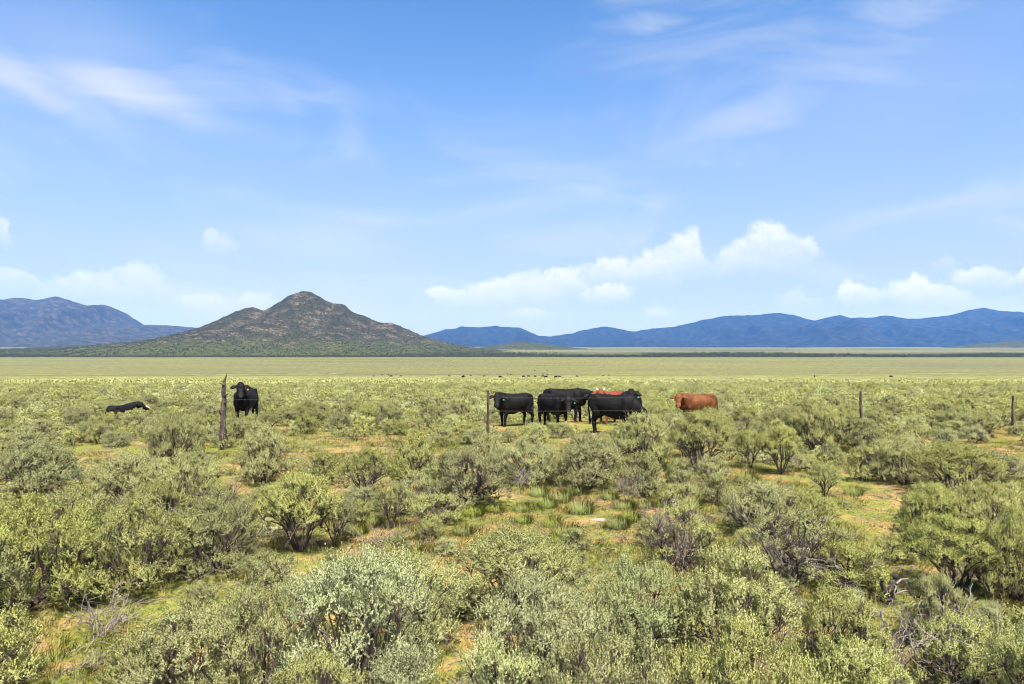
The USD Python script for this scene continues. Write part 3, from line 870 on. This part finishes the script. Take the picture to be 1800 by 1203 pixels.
def hash_(a, b):
    v = math.sin(a * 12.9898 + b * 78.233) * 43758.5453
    return v - math.floor(v)


HB = [
    (630, 1235, 310, 968, 'broad_c', 'tall pale sagebrush at the bottom edge left of centre, top of the long slanting row'),
    (470, 1235, 250, 1015, 'broad_a', 'dense sagebrush in the middle of the slanting row at the bottom left'),
    (340, 1230, 230, 1062, 'round_a', 'rounded sagebrush in the slanting row at the bottom left, second from its low end'),
    (250, 1215, 130, 1110, 'small_a', 'small rounded sagebrush at the low left end of the slanting row at the bottom edge'),
    (728, 1150, 170, 968, 'wispy', 'upright sagebrush with feathery tips left of the centre gap at the bottom'),
    (700, 1310, 190, 1140, 'wispy', 'pale wispy sagebrush cut by the bottom edge left of centre'),
    (560, 1330, 200, 1160, 'round_b', 'sagebrush cut by the bottom edge under the slanting row'),
    (905, 1075, 240, 938, 'round_a', 'dome shaped dark green sagebrush in front of the sandy clearing, centre'),
    (945, 1250, 260, 1010, 'broad_c', 'wide pale sagebrush right of centre at the bottom, left end of the big thicket'),
    (1120, 1200, 260, 985, 'broad_c', 'pale sagebrush at the back of the big bottom thicket, below the sandy clearing'),
    (1290, 1230, 250, 965, 'tree_a', 'tall sagebrush with dark inner stems, highest of the big bottom thicket'),
    (1060, 1360, 300, 1100, 'broad_a', 'sagebrush cut by the bottom edge in the middle of the big thicket'),
    (1300, 1370, 300, 1105, 'broad_b', 'leafy sagebrush cut by the bottom edge under the highest one of the thicket'),
    (870, 1330, 170, 1120, 'wispy', 'feathery sagebrush at the bottom edge on the left side of the big thicket'),
    (1475, 1230, 190, 1045, 'round_b', 'sagebrush with a bare twig in its crown, right end of the big thicket'),
    (1500, 1340, 220, 1130, 'round_a', 'sagebrush cut by the bottom edge right of the big thicket'),
    (60, 1062, 290, 885, 'broad_b', 'large shaded sagebrush at the left edge over a hollow of dry grass'),
    (225, 1042, 250, 893, 'broad_a', 'large sagebrush right of the one at the left edge, bare twigs at its foot'),
    (372, 1006, 210, 888, 'broad_b', 'wide sagebrush left of the dark trunked one, above the slanting row'),
    (-60, 1120, 200, 960, 'round_a', 'sagebrush cut by the left edge beside the hollow'),
    (270, 960, 150, 858, 'round_b', 'pale sagebrush behind the large left ones, twiggy on top'),
    (375, 945, 150, 850, 'twiggy', 'greyish twiggy sagebrush above the wide one on the left'),
    (525, 975, 170, 838, 'tree_a', 'sagebrush on a leaning dark trunk left of the centre clearing'),
    (590, 965, 80, 860, 'tree_b', 'narrow sagebrush on a thick dark trunk just right of the leaning trunked one'),
    (60, 870, 140, 778, 'round_a', 'round dark sagebrush near the left edge behind the dry grass patch'),
    (130, 930, 120, 845, 'small_b', 'low pale sagebrush in the dry grass near the left edge'),
    (225, 900, 150, 795, 'round_a', 'full sagebrush below the lying cow, left half of a pair'),
    (318, 895, 180, 796, 'broad_a', 'broad full sagebrush left of the gnarled post, right half of a pair'),
    (462, 850, 92, 748, 'round_a', 'leafy sagebrush at the foot of the gnarled post on its right'),
    (308, 812, 112, 728, 'broad_b', 'sagebrush just left of the gnarled post with twigs sticking out'),
    (690, 935, 80, 850, 'tree_b', 'small bonsai shaped sagebrush on a dark bent stem left of centre'),
    (645, 875, 110, 785, 'tree_b', 'open sagebrush on dark bent stems left of the centre grass'),
    (560, 850, 80, 800, 'small_a', 'low sagebrush in the grass right of the gnarled post'),
    (770, 925, 90, 870, 'small_b', 'small low sagebrush at the left of the sandy clearing'),
    (755, 950, 50, 915, 'small_b', 'tiny grey sagebrush sprig at the left of the sandy clearing'),
    (820, 895, 140, 800, 'round_b', 'round pale grey sagebrush at the head of the sandy clearing'),
    (735, 850, 90, 770, 'small_a', 'sagebrush left of the round pale grey one, near the thin post'),
    (855, 820, 60, 765, 'small_a', 'small sagebrush at the foot of the thin post'),
    (930, 850, 130, 770, 'broad_a', 'wide sagebrush below the black cows, left half of a pair'),
    (1035, 860, 130, 768, 'round_a', 'wide sagebrush below the black cows with dark stems, right half of a pair'),
    (1130, 815, 110, 728, 'round_a', 'sagebrush in front of the big black cow, on its right'),
    (1230, 832, 130, 728, 'tree_a', 'tree like sagebrush on a thick dark trunk in front of the brown cow'),
    (1130, 870, 80, 800, 'small_a', 'small sagebrush in the green grass below the tree like one'),
    (1318, 825, 62, 755, 'tree_b', 'left one of two twin stemmed sagebrush right of the brown cow'),
    (1372, 835, 90, 750, 'tree_a', 'right one of two twin stemmed sagebrush right of the brown cow'),
    (1430, 790, 110, 708, 'broad_b', 'brownish sagebrush between the brown cow and the thin right post'),
    (1450, 875, 70, 815, 'tree_b', 'small upright sagebrush in the middle of the right hand clearing'),
    (1520, 850, 60, 795, 'small_a', 'round little sagebrush at the edge of the right hand clearing'),
    (1590, 855, 120, 775, 'broad_b', 'dark sagebrush below the thin right post'),
    (1680, 880, 170, 785, 'tree_a', 'sagebrush with a forked dark stem right of the dark one'),
    (1755, 850, 80, 790, 'small_b', 'dark twiggy sagebrush at the right edge behind the grass patch'),
    (1340, 945, 150, 850, 'round_a', 'left one of two sagebrush behind the big bottom thicket on the right'),
    (1425, 950, 110, 858, 'tree_b', 'right one of two sagebrush behind the big bottom thicket, dark stem showing'),
    (1390, 1035, 220, 905, 'twiggy', 'broad half dead twiggy sagebrush behind the big bottom thicket'),
    (1490, 1050, 130, 970, 'small_a', 'low green sagebrush beside the dark stump'),
    (1640, 960, 120, 855, 'round_a', 'sagebrush on the right of the sandy gap, behind the dark group'),
    (1735, 965, 190, 845, 'broad_a', 'broad sagebrush near the right edge behind the dark group'),
    (1680, 1045, 190, 915, 'tree_a', 'dark stemmed sagebrush right of the sandy gap, left half of a pair'),
    (1790, 1060, 170, 910, 'broad_b', 'dark sagebrush cut by the right edge, right half of a pair'),
    (1650, 1140, 120, 1022, 'round_b', 'sagebrush below the sandy gap, bare stems beside it'),
    (1695, 1230, 170, 1085, 'round_a', 'sagebrush at the bottom right behind the pale dead branches'),
    (1800, 1230, 140, 1010, 'broad_a', 'sagebrush cut by the right edge at the bottom corner'),
    (1850, 1330, 220, 1090, 'broad_c', 'sagebrush in the bottom right corner, mostly outside the frame'),
    (1510, 792, 100, 738, 'round_b', 'sagebrush hiding the foot of the thin right post'),
    (222, 744, 60, 726, 'small_a', 'small sagebrush growing right in front of the lying cow'),
    (1195, 1005, 150, 892, 'twiggy', 'half dead sagebrush with upright grey stems right of the sandy clearing'),
]
for h in HB:
    bush(*h)

# filler: small plants between the named ones
rng = np.random.default_rng(5)
CLEAR = [(960, 895, 160, 55), (1060, 925, 80, 50), (800, 930, 60, 40), (1530, 930, 50, 75), (560, 800, 70, 28), (470, 790, 60, 20), (210, 1140, 200, 60), (110, 1175, 110, 60), (120, 905, 80, 25), (30, 950, 60, 30), (1740, 900, 60, 20), (1765, 800, 60, 25), (1380, 860, 90, 20), (1560, 1120, 60, 60), (1500, 880, 40, 60), (690, 790, 60, 18), (1000, 790, 60, 10)]
COWBOX = [(862, 940, 22.0, 28, 742), (945, 1035, 22.0, 30, 742), (1030, 1135, 20.0, 29.5, 752), (1182, 1262, 22.0, 28, 708), (410, 455, 21.0, 27, 722), (185, 252, 22, 30.4, 720), (388, 402, 15, 20.1, 783), (845, 866, 15, 20, 778), (1508, 1522, 15, 21.6, 738), (1772, 1788, 15, 24, 735)]


def free(px, py, pad=0.):
    return all(((px - a) / (w + pad)) ** 2 + ((py - b) / (h + pad)) ** 2 > 1 for a, b, w, h in CLEAR)


def pixel(x, y, z):
    return HX + FPX * x / y, HY - FPX * (z - EYE) / y


def cow_ok(x, y, w, h):
    px, top = pixel(x, y, float(ground_z(x, y, False)) + h)
    r = w * .5 * FPX / y
    for a, b, y0, y1, lim in COWBOX:
        if px + r > a and px - r < b and y < y1 and y > 10 and top < lim:
            return False
    for c in C_:
        t = c.GetAttribute('xformOp:translate').Get()
        if math.hypot(x - t[0], y - t[1]) < 1.15 + w * .4:
            return False
    return True


cand = [(s[0], s[1], s[3][0] * PR[s[4]][1] * .5) for s in SB]
AUTO = []


def poisson(y0, y1, gap0, n, wlo, whi, seed, cover=.62, dens_scale=9.):
    rng = np.random.default_rng(seed)
    cell = {}
    for (x, y, r) in cand:
        cell.setdefault((int(x // 2), int(y // 2)), []).append((x, y, r))
    for _ in range(n):
        y = math.sqrt(rng.uniform(y0 ** 2, y1 ** 2))
        x = rng.uniform(-1, 1) * (.76 * y + 2.0)
        w = rng.uniform(wlo, whi) if rng.random() < .75 else rng.uniform(wlo * .6, wlo)
        r = w * .5
        i, j = int(x // 2), int(y // 2)
        bad = False
        for a in (-1, 0, 1):
            for b in (-1, 0, 1):
                for (qx, qy, qr) in cell.get((i + a, j + b), ()):
                    if (qx - x) ** 2 + (qy - y) ** 2 < ((qr + r) * gap0) ** 2:
                        bad = True
                        break
                if bad: break
            if bad: break
        if bad:
            continue
        px, py = pixel(x, y, float(ground_z(x, y, False)))
        if not free(px, py, 8):
            continue
        if y > 16 and meshkit.noise(np.array([x / 6., y / dens_scale, 3.]), 21) > cover:
            continue
        h = w * rng.uniform(.58, .85)
        if not cow_ok(x, y, w, h):
            continue
        cell.setdefault((i, j), []).append((x, y, r))
        cand.append((x, y, r))
        AUTO.append((x, y, w, h, rng.uniform(0, 6.28), rng.integers(0, 1000)))


poisson(4.6, 17.5, 1.02, 1500, .35, .75, 31)
poisson(16.5, 24, .96, 2600, .5, 1.15, 32, .70)
poisson(24, 46, .90, 9000, .55, 1.2, 33, .74)
poisson(46, 120, .86, 30000, .6, 1.35, 34, .80)
AUTO.sort(key=lambda a: -(a[2] * a[3]) / a[1] ** 2 * (1 if abs(a[0]) < .74 * a[1] else .0))
room = 298 - len(SB)
for (x, y, w, h, rz, k) in AUTO[:room]:
    small = w < .85
    pr = (['small_a', 'small_b', 'small_a', 'wispy'] if small else ['round_a', 'round_b', 'broad_a', 'broad_b', 'round_a', 'broad_a', 'twiggy', 'round_b', 'tree_b'])[k % (4 if small else 9)]
    _, pw, ph = PR[pr]
    px, _py = pixel(x, y, 0)
    look = {'small_a': 'leafy', 'small_b': 'half bare', 'wispy': 'pale feathery', 'round_a': 'rounded', 'round_b': 'twig topped', 'broad_a': 'broad leafy', 'broad_b': 'broad patchy', 'tree_a': 'tall stemmed', 'tree_b': 'open stemmed', 'twiggy': 'half dead'}[pr]
    if y < 17.6:
        size = 'tiny' if w < .5 else 'small'
        px, py_ = pixel(x, y, float(ground_z(x, y, False)))
        zone = ('beside the grassy hollow at the left' if px < 330 and py_ > 1000 else 'in the gaps below the lying cow' if px < 400 else 'around the slanting row at the lower left' if px < 780 and py_ > 930 else 'in the grass right of the gnarled post' if px < 780
                else 'around the sandy clearing in the centre' if px < 1230 and py_ < 1000 else 'in the gaps of the big bottom thicket' if px < 1500 and py_ > 1000 else 'near the sandy gap on the right' if px < 1620 else 'between the dark bushes at the right edge')
        grp = 'filler sagebrush ' + zone
    else:
        size = 'big' if w > 1.2 else 'middling' if w > .85 else 'small'
        row = ('just behind the fence', 'farther behind the fence')[int(y > 25)]
        zone = row + (', left of the gnarled post' if px < 395 else ', between the two left posts' if px < 857 else ' among the cattle' if px < 1260 else ', right of the brown cow' if px < 1515 else ', right of the thin right post')
        grp = 'sagebrush ' + zone.replace(',', '')
    lab = f'{size} {look} sagebrush {zone}'
    SB.append((x, y, rz, (w / pw * .92, w / pw * .92, h / ph * .95), pr, lab, grp))
for (x, y, rz, sc, pr, lab, grp) in SB:
    p = np.array(on(x, y))
    refer('sagebrush', PR[pr][0], p, rz, sc, label=lab, cat='sagebrush', group=grp)


# ------------------------------------------------------------------ the same cover farther out, past what one could count
def instancer(name, protos, recs, **t):
    """protos: list of functions (path) that define a prototype; recs: rows x, y, z, rz, sx, sz, proto."""
    pi = UsdGeom.PointInstancer.Define(stage, path_for(name))
    base = str(pi.GetPath())
    paths = []
    for f in protos:
        paths.append(Sdf.Path(f(base)))
    pi.CreatePrototypesRel().SetTargets(paths)
    r = np.asarray(recs, float)
    pi.CreatePositionsAttr(Vt.Vec3fArray.FromNumpy(r[:, :3].astype(np.float32)))
    pi.CreateProtoIndicesAttr(Vt.IntArray.FromNumpy(r[:, 6].astype(np.int32)))
    pi.CreateScalesAttr(Vt.Vec3fArray.FromNumpy(np.stack([r[:, 4], r[:, 4], r[:, 5]], 1).astype(np.float32)))
    pi.CreateOrientationsAttr(Vt.QuathArray([Gf.Quath(float(math.cos(a / 2)), 0., 0., float(math.sin(a / 2))) for a in r[:, 3]]))
    tag(pi.GetPrim(), **t)
    return pi


def mid_proto(seed, leafmat, **k):
    def f(base):
        p = f'{base}/shrub_{seed:03d}'
        UsdGeom.Xform.Define(stage, p)
        w, fo, d = shrub(seed, **{**dict(width=1.2, height=.85, lobes=22, lobe_r=.17, shoots=26, leaves=6, leaf=.065, lw=.030, dead=3, twiggy=.1, sides=3), **k})
        obj('branches', w, 'sage_wood_look', p)
        obj('foliage', fo, leafmat, p)
        return p
    return f


recs = []
for (x, y, w, h, rz, k) in AUTO[room:]:
    recs.append((*on(x, y), rz, w / 1.2, h / .85, k % 6))
instancer('sagebrush_cover', [mid_proto(101, 'sage_leaf_look'), mid_proto(102, 'sage_leaf_look', bare=.2), mid_proto(103, 'sage_pale_leaf_look'), mid_proto(104, 'sage_leaf_look', lift=.4, lobes=17), mid_proto(105, 'sage_leaf_look', lobes=28), mid_proto(106, 'sage_leaf_look', bare=.35)],
          recs, kind='stuff', label='sagebrush cover of the plain beyond the countable bushes')


def patch_proto(seed):
    def f(base):
        p = f'{base}/shrub_patch_{seed:03d}'
        rng = np.random.default_rng(seed)
        B, D, L, Wd, O = [], [], [], [], []
        for _ in range(95):
            c = np.array([rng.uniform(-8, 8), rng.uniform(-8, 8), 0])
            w, h = rng.uniform(.45, .85), rng.uniform(.45, .8)
            n = 34
            d = unit(rng.normal(size=(n, 3)) + [0, 0, .5]); d[:, 2] = np.abs(d[:, 2])
            B.append(c + d * [w, w, h] * rng.uniform(.55, .95, (n, 1))); D.append(d + rng.normal(size=(n, 3)) * .5 + [0, 0, .5]); O.append(d + [0, 0, .6])
            L.append(rng.uniform(.18, .34, n)); Wd.append(rng.uniform(.11, .2, n))
        obj('foliage', leaf_mesh(np.concatenate(B), np.concatenate(D), np.concatenate(L), np.concatenate(Wd), rng, out=np.concatenate(O), soft=.6), 'sage_leaf_look', p_ := base)
        return f'{base}/foliage' + ('' if counts[(base, 'foliage')] == 1 else f'_{counts[(base, "foliage")] - 1:03d}')
    return f


rng = np.random.default_rng(8)
recs = []
y = 116.
while y < 900:
    n = int((2 * .78 * y) / 14) + 1
    for i in range(n):
        x = (-.78 * y) + (i + rng.uniform(.1, .9)) * 14
        yy = y + rng.uniform(-5, 5)
        if meshkit.noise(np.array([x / 60., yy / 30., 1.]), 4) < 1.0 - .75 * max(0, (yy - 120) / 780) ** .7:
            k = 1 - .75 * min(1, max(0, (yy - 130) / 600))
            recs.append((*on(x, yy), rng.uniform(0, 6.28), .75 + .25 * k, k * rng.uniform(.8, 1.15), rng.integers(0, 4)))
    y += 12.5
instancer('sagebrush_plain', [patch_proto(s) for s in (201, 202, 203, 204)], recs, kind='stuff', label='far sagebrush reading as one speckled cover on the plain')


# ------------------------------------------------------------------ grass
def blade_mesh(n, spread, h0, h1, w, lean, rng, flat=.0):
    """Curved three-segment blades."""
    a = rng.uniform(0, 2 * np.pi, n)
    r = spread * np.sqrt(rng.uniform(0, 1, n))
    b = np.stack([r * np.cos(a), r * np.sin(a), np.full(n, -.02)], 1)
    h = rng.uniform(h0, h1, n)
    az = a + rng.normal(size=n) * .9
    ln = np.abs(rng.normal(size=n)) * lean * (.4 + r / max(spread, 1e-6))
    out = np.stack([np.cos(az), np.sin(az), 0 * az], 1)
    side = np.stack([-np.sin(az + .6), np.cos(az + .6), 0 * az], 1) * (w * rng.uniform(.7, 1.3, n))[:, None] * .5
    pts = []
    for t, k in ((0, 1.), (.38, .95), (.72, .7), (1., .0)):
        c = b + np.array([0, 0, 1.]) * (h * t * (1 - .25 * np.minimum(ln, 1.2) * t))[:, None] + out * (h * ln * t ** 2)[:, None]
        if k:
            pts += [c - side * k, c + side * k]
        else:
            pts += [c]
    V = np.stack(pts, 1)
    i = np.arange(n)[:, None] * 7
    F = np.concatenate([i + f for f in ([[0, 1, 3]], [[0, 3, 2]], [[2, 3, 5]], [[2, 5, 4]], [[4, 5, 6]])])
    N = np.repeat(unit(out * .35 + [0, 0, .8]), 7, 0)
    return V.reshape(-1, 3), F, N


def grass_proto(seed, mat, **k):
    def f(base):
        rng = np.random.default_rng(seed)
        pr = obj('blades', blade_mesh(rng=rng, **k), mat, base)
        return str(pr.GetPath())
    return f


gp = [grass_proto(301, 'grass_look', n=80, spread=.24, h0=.04, h1=.13, w=.005, lean=.9), grass_proto(302, 'grass_look', n=110, spread=.32, h0=.03, h1=.10, w=.005, lean=1.0), grass_proto(303, 'grass_look', n=50, spread=.10, h0=.08, h1=.26, w=.0045, lean=.7),
      grass_proto(304, 'dry_grass_look', n=80, spread=.3, h0=.03, h1=.11, w=.0045, lean=1.2), grass_proto(305, 'dry_grass_look', n=36, spread=.14, h0=.10, h1=.32, w=.0035, lean=.8)]
g_leaf = leaf_look('dry_grass_look', [(0, (.30, .22, .07)), (.5, (.44, .33, .12)), (.8, (.52, .41, .18)), (1, (.38, .23, .09))], trans=.25, hue=.01)
rng = np.random.default_rng(12)
recs = []
for _ in range(19000):
    y = 3.6 + 42 * rng.random() ** 1.35
    x = rng.uniform(-1, 1) * (.76 * y + 1)
    q = meshkit.fbm(np.array([x / 2.2, y / 2.2, 0.]), 3, 17)
    if q < .40 and rng.random() < .78:
        continue
    px, py = pixel(x, y, float(ground_z(x, y, False)))
    if ((px - 1060) / 70) ** 2 + ((py - 930) / 34) ** 2 < 1 or ((px - 1530) / 34) ** 2 + ((py - 935) / 50) ** 2 < 1 or ((px - 1000) / 110) ** 2 + ((py - 762) / 16) ** 2 < 1:
        if rng.random() < .8:
            continue
    s = rng.uniform(.7, 1.25) * (1 + max(0, y - 14) * .02) * (.62 if y < 9 else .85)
    recs.append((*on(x, y), rng.uniform(0, 6.28), s, s * rng.uniform(.7, 1.15), rng.choice([0, 1, 2, 3, 4], p=[.30, .32, .09, .22, .07])))
instancer('grass', gp, recs, kind='stuff', label='yellow green and dry grass between the bushes')

# fallen twigs, dead leaves and pebbles on the open soil
def litter_proto(seed, kind):
    def f(base):
        rng = np.random.default_rng(seed)
        if kind == 'twigs':
            tw = []
            for _ in range(9):
                a = rng.uniform(0, 6.28); q = np.array([rng.normal() * .14, rng.normal() * .14, .008])
                e = q + np.array([math.cos(a), math.sin(a), rng.uniform(.0, .25)]) * rng.uniform(.05, .20)
                tw.append((wobble(q, e, 5, rng, .008), np.linspace(.004, .0015, 5)))
            pr = obj('twigs', tubes(tw, 3), 'dead_wood_look', base)
        else:
            ms = []
            for _ in range(12):
                h = trimesh.convex.convex_hull(rng.normal(size=(10, 3)) * rng.uniform(.004, .013) * [1, 1, .6])
                h.apply_translation([rng.normal() * .2, rng.normal() * .2, .004]); ms.append(h)
            pr = obj('pebbles', trimesh.util.concatenate(ms), 'pebble_look', base)
        return str(pr.GetPath())
    return f


plain_look('pebble_look', (.21, .15, .085), .95, .1)
rng = np.random.default_rng(14)
recs = []
for _ in range(4200):
    y = 4 + 20 * rng.random() ** 1.2
    x = rng.uniform(-1, 1) * (.76 * y + 1)
    s_ = rng.uniform(.6, 1.3)
    recs.append((*on(x, y), rng.uniform(0, 6.28), s_, s_, rng.choice([0, 1, 2, 3], p=[.3, .3, .2, .2])))
instancer('litter', [litter_proto(501, 'twigs'), litter_proto(502, 'twigs'), litter_proto(503, 'pebbles'), litter_proto(504, 'pebbles')], recs, kind='stuff', label='dead twigs and pebbles scattered on the sandy soil')

# bright green tufts on the clearing, each its own plant
tuft = f'{CLASS}/green_tuft'
UsdGeom.Xform.Define(stage, tuft)
rr_ = np.random.default_rng(41)
obj('blades', blade_mesh(750, .21, .05, .30, .0065, .85, rr_), 'green_leaf_look', tuft)
obj('dry_stems', blade_mesh(260, .20, .10, .36, .0045, .8, rr_), 'dry_grass_look', tuft)
tufts = [(831, 912, 44), (871, 906, 34), (921, 902, 40), (962, 896, 36), (985, 884, 46), (948, 874, 40), (1022, 906, 46), (1096, 896, 40), (1072, 878, 34), (1132, 892, 36), (1166, 890, 34), (1085, 930, 48), (1108, 918, 40), (995, 946, 56), (970, 928, 40), (921, 922, 30), (814, 945, 40), (627, 944, 36), (747, 896, 38),
         (755, 860, 34), (1215, 895, 40), (1190, 875, 34), (1010, 868, 34), (985, 955, 40), (700, 905, 34), (1120, 868, 30), (1500, 872, 34), (1260, 850, 36), (1310, 850, 40), (660, 925, 30)]
for k, (px, py, wpx) in enumerate(tufts):
    x, y = at(px, py)
    s = wpx * y / FPX / .50
    lab = {6: 'brightest green grass tuft alone in the middle of the sandy clearing', 11: 'green grass tuft beside the flat pale stone', 13: 'largest green grass tuft above the dome shaped dark sagebrush'}.get(k, ('wide' if wpx >= 42 else 'middling' if wpx >= 36 else 'little') + ' bright green grass tuft ' + ('at the back' if py < 889 else 'in the middle' if py < 915 else 'at the front') + ' of the clearing, ' + ('far left' if px < 780 else 'left' if px < 930 else 'near the centre' if px < 1040 else 'right' if px < 1140 else 'far right'))
    refer('grass_tuft', tuft, on(x, y), hash_(px, py) * 6.28, (s, s, s * (.8 + .4 * hash_(py, px))), label=lab, cat='grass tuft', group='bright green grass tufts on the clearing')

# flat pale stone, dead wood
x, y = at(1057, 918)
rng = np.random.default_rng(3)
q = trimesh.convex.convex_hull(rng.normal(size=(26, 3)) * [.075, .055, .012] * .9)
q.apply_translation(np.array(on(x, y)) + [0, 0, .012])
plain_look('stone_look', (.34, .28, .22), .9, .2)
obj('flat_stone', q, 'stone_look', label='flat pale stone lying on the sandy clearing', cat='stone')


def dead_shrub(name, px, base, wpx, top, seed, n, label, cat, thick=.012, flat=0.):
    rng = np.random.default_rng(seed)
    x, y = at(px, base)
    R, H = wpx * y / FPX / 2, (base - top) * y / FPX
    main, tw = [], []
    for k in range(n):
        a = rng.uniform(0, 2 * np.pi)
        e = np.array([math.cos(a) * R * rng.uniform(.3, 1), math.sin(a) * R * rng.uniform(.3, 1), H * rng.uniform(.55, 1.05) * (1 - flat) + .03])
        p = wobble(np.array([rng.normal() * .03, rng.normal() * .03, -.04]), e, 10, rng, .02, .04)
        main.append((p, np.linspace(thick * rng.uniform(.7, 1.2), .0025, 10)))
        for _ in range(7):
            i = rng.integers(3, 10)
            e2 = p[i] + unit(rng.normal(size=3) + unit(e) * 1.2) * rng.uniform(.08, .28)
            p2 = wobble(p[i], e2, 5, rng, .012)
            tw.append((p2, np.linspace(.0045, .0016, 5)))
            for _ in range(2):
                j = rng.integers(2, 5)
                tw.append((wobble(p2[j], p2[j] + unit(rng.normal(size=3) + unit(e2 - p[i])) * rng.uniform(.04, .12), 3, rng, .006), np.linspace(.0026, .0012, 3)))
    t = thing(name, on(x, y), 0., label=label, cat=cat)
    obj('branches', tubes(main, 6), 'dead_wood_look', str(t.GetPath()), smooth=True)
    obj('twigs', tubes(tw, 3), 'dead_wood_look', str(t.GetPath()))


dead_shrub('dead_shrub', 1660, 1215, 190, 1090, 61, 12, 'bare pale dead bush with curling branches at the bottom right', 'dead bush')
dead_shrub('dead_shrub', 1575, 1230, 120, 1090, 62, 10, 'bare greyish dead bush at the bottom edge left of the pale curling one', 'dead bush', .009)
dead_shrub('dead_shrub', 1180, 985, 110, 895, 63, 16, 'bunch of upright grey dead stems right of the sandy clearing', 'dead bush', .008)
dead_shrub('dead_shrub', 1103, 882, 40, 842, 64, 7, 'small grey dead twigs standing at the head of the clearing', 'dead bush', .006)
dead_shrub('dead_shrub', 912, 862, 44, 835, 65, 6, 'low dead twigs above the clearing beside the round pale sagebrush', 'dead bush', .006)
dead_shrub('dead_shrub', 1740, 1260, 200, 1150, 66, 9, 'fallen dead branches lying along the bottom right corner', 'dead bush', .010, .55)
dead_shrub('dead_shrub', 170, 1120, 130, 1050, 67, 8, 'drooping bare twigs under the large sagebrush on the left', 'dead bush', .007, .5)
dead_shrub('dead_shrub', 675, 962, 80, 930, 68, 5, 'fallen grey branch left of the clearing', 'dead branch', .010, .75)
# dark broken stump
x, y = at(1562, 1068)
bk = np.random.default_rng(92)
st_ = thing('stump', on(x, y), .6, label='dark broken sagebrush stump with pale curls of peeling bark at the right', cat='stump')
trunks = [(wobble(np.array([0.02 * k, 0.03 * k, -.05]), np.array(e), 9, bk, .008, .01), np.linspace(r, r * .55, 9)) for k, (e, r) in enumerate((([.10, -.03, .30], .055), ([-.10, .02, .24], .042), ([.20, .06, .17], .034), ([-.05, -.10, .17], .03)))]
obj('trunk', tubes(trunks, 8), 'sage_wood_look', str(st_.GetPath()), smooth=40)
obj('peeling_bark', tubes([(wobble(np.array([.02, -.07, .12 + .05 * k]), np.array([.20 - .34 * (k % 2), -.14, .10 + .05 * k]), 7, bk, .010, .05), np.linspace(.012, .004, 7)) for k in range(3)], 6), 'dead_wood_look', str(st_.GetPath()), smooth=True)

# ------------------------------------------------------------------ juniper woodland at the foot of the hills
def tree_proto(seed):
    def f(base):
        rng = np.random.default_rng(seed)
        n = 150
        d = unit(rng.normal(size=(n, 3)) + [0, 0, .25])
        c = np.array([0, 0, 2.0])
        lum = .7 + .5 * meshkit.noise(d * 1.8 + seed, 1)[:, None]
        b = c + d * [1.7, 1.7, 1.75] * lum * rng.uniform(.5, 1, (n, 1))
        pr = obj('crown', leaf_mesh(b, d + rng.normal(size=(n, 3)) * .6, rng.uniform(.7, 1.2, n), rng.uniform(.45, .8, n), rng, out=d + [0, 0, .4], soft=.6), 'juniper_look', base)
        return str(pr.GetPath())
    return f


leaf_look('juniper_look', [(0, (.050, .058, .016)), (.5, (.085, .092, .024)), (1, (.13, .125, .042))], trans=.1, hue=.015, val=.3)
rng = np.random.default_rng(19)
recs = []
while len(recs) < 11000:
    y = 2290 + 900 * rng.random() ** 1.6
    px = rng.uniform(-60, 1860)
    x = (px - HX) / FPX * y
    left = px < 880 + 120 * rng.random()
    k = meshkit.fbm(np.array([x / 220., y / 130., 2.]), 3, 31)
    if not left and (k < .42 or y > 2290 + 560 * (1 + .6 * math.sin(px * .011))):
        continue
    s = rng.uniform(.55, 1.15) * (1 if left else 1.35)
    recs.append((*on(x, y), rng.uniform(0, 6.28), s, s * rng.uniform(.8, 1.2), rng.integers(0, 3)))
hillm = UsdGeom.Mesh(stage.GetPrimAtPath('/World/hill'))
hv = np.array(hillm.GetPointsAttr().Get()); hf = np.array(hillm.GetFaceVertexIndicesAttr().Get()).reshape(-1, 3)
cen = hv[hf].mean(1)
area = np.linalg.norm(np.cross(hv[hf[:, 1]] - hv[hf[:, 0]], hv[hf[:, 2]] - hv[hf[:, 0]]), axis=1)
area = area * (cen[:, 1] < 3650) * (cen[:, 2] > -5)
pick = rng.choice(len(hf), 15000, p=area / area.sum())
for i in pick:
    w = rng.dirichlet([1, 1, 1])
    q = (hv[hf[i]] * w[:, None]).sum(0)
    if rng.random() < np.clip((q[2] - 60) / 200, 0, .35):
        continue
    s = rng.uniform(.5, 1.2)
    recs.append((q[0], q[1], q[2] - .3, rng.uniform(0, 6.28), s, s * rng.uniform(.7, 1.1), rng.integers(0, 3)))
instancer('woodland', [tree_proto(s) for s in (401, 402, 403)], recs, kind='stuff', label='dark juniper woodland along the foot of the hills and on the cone hill')
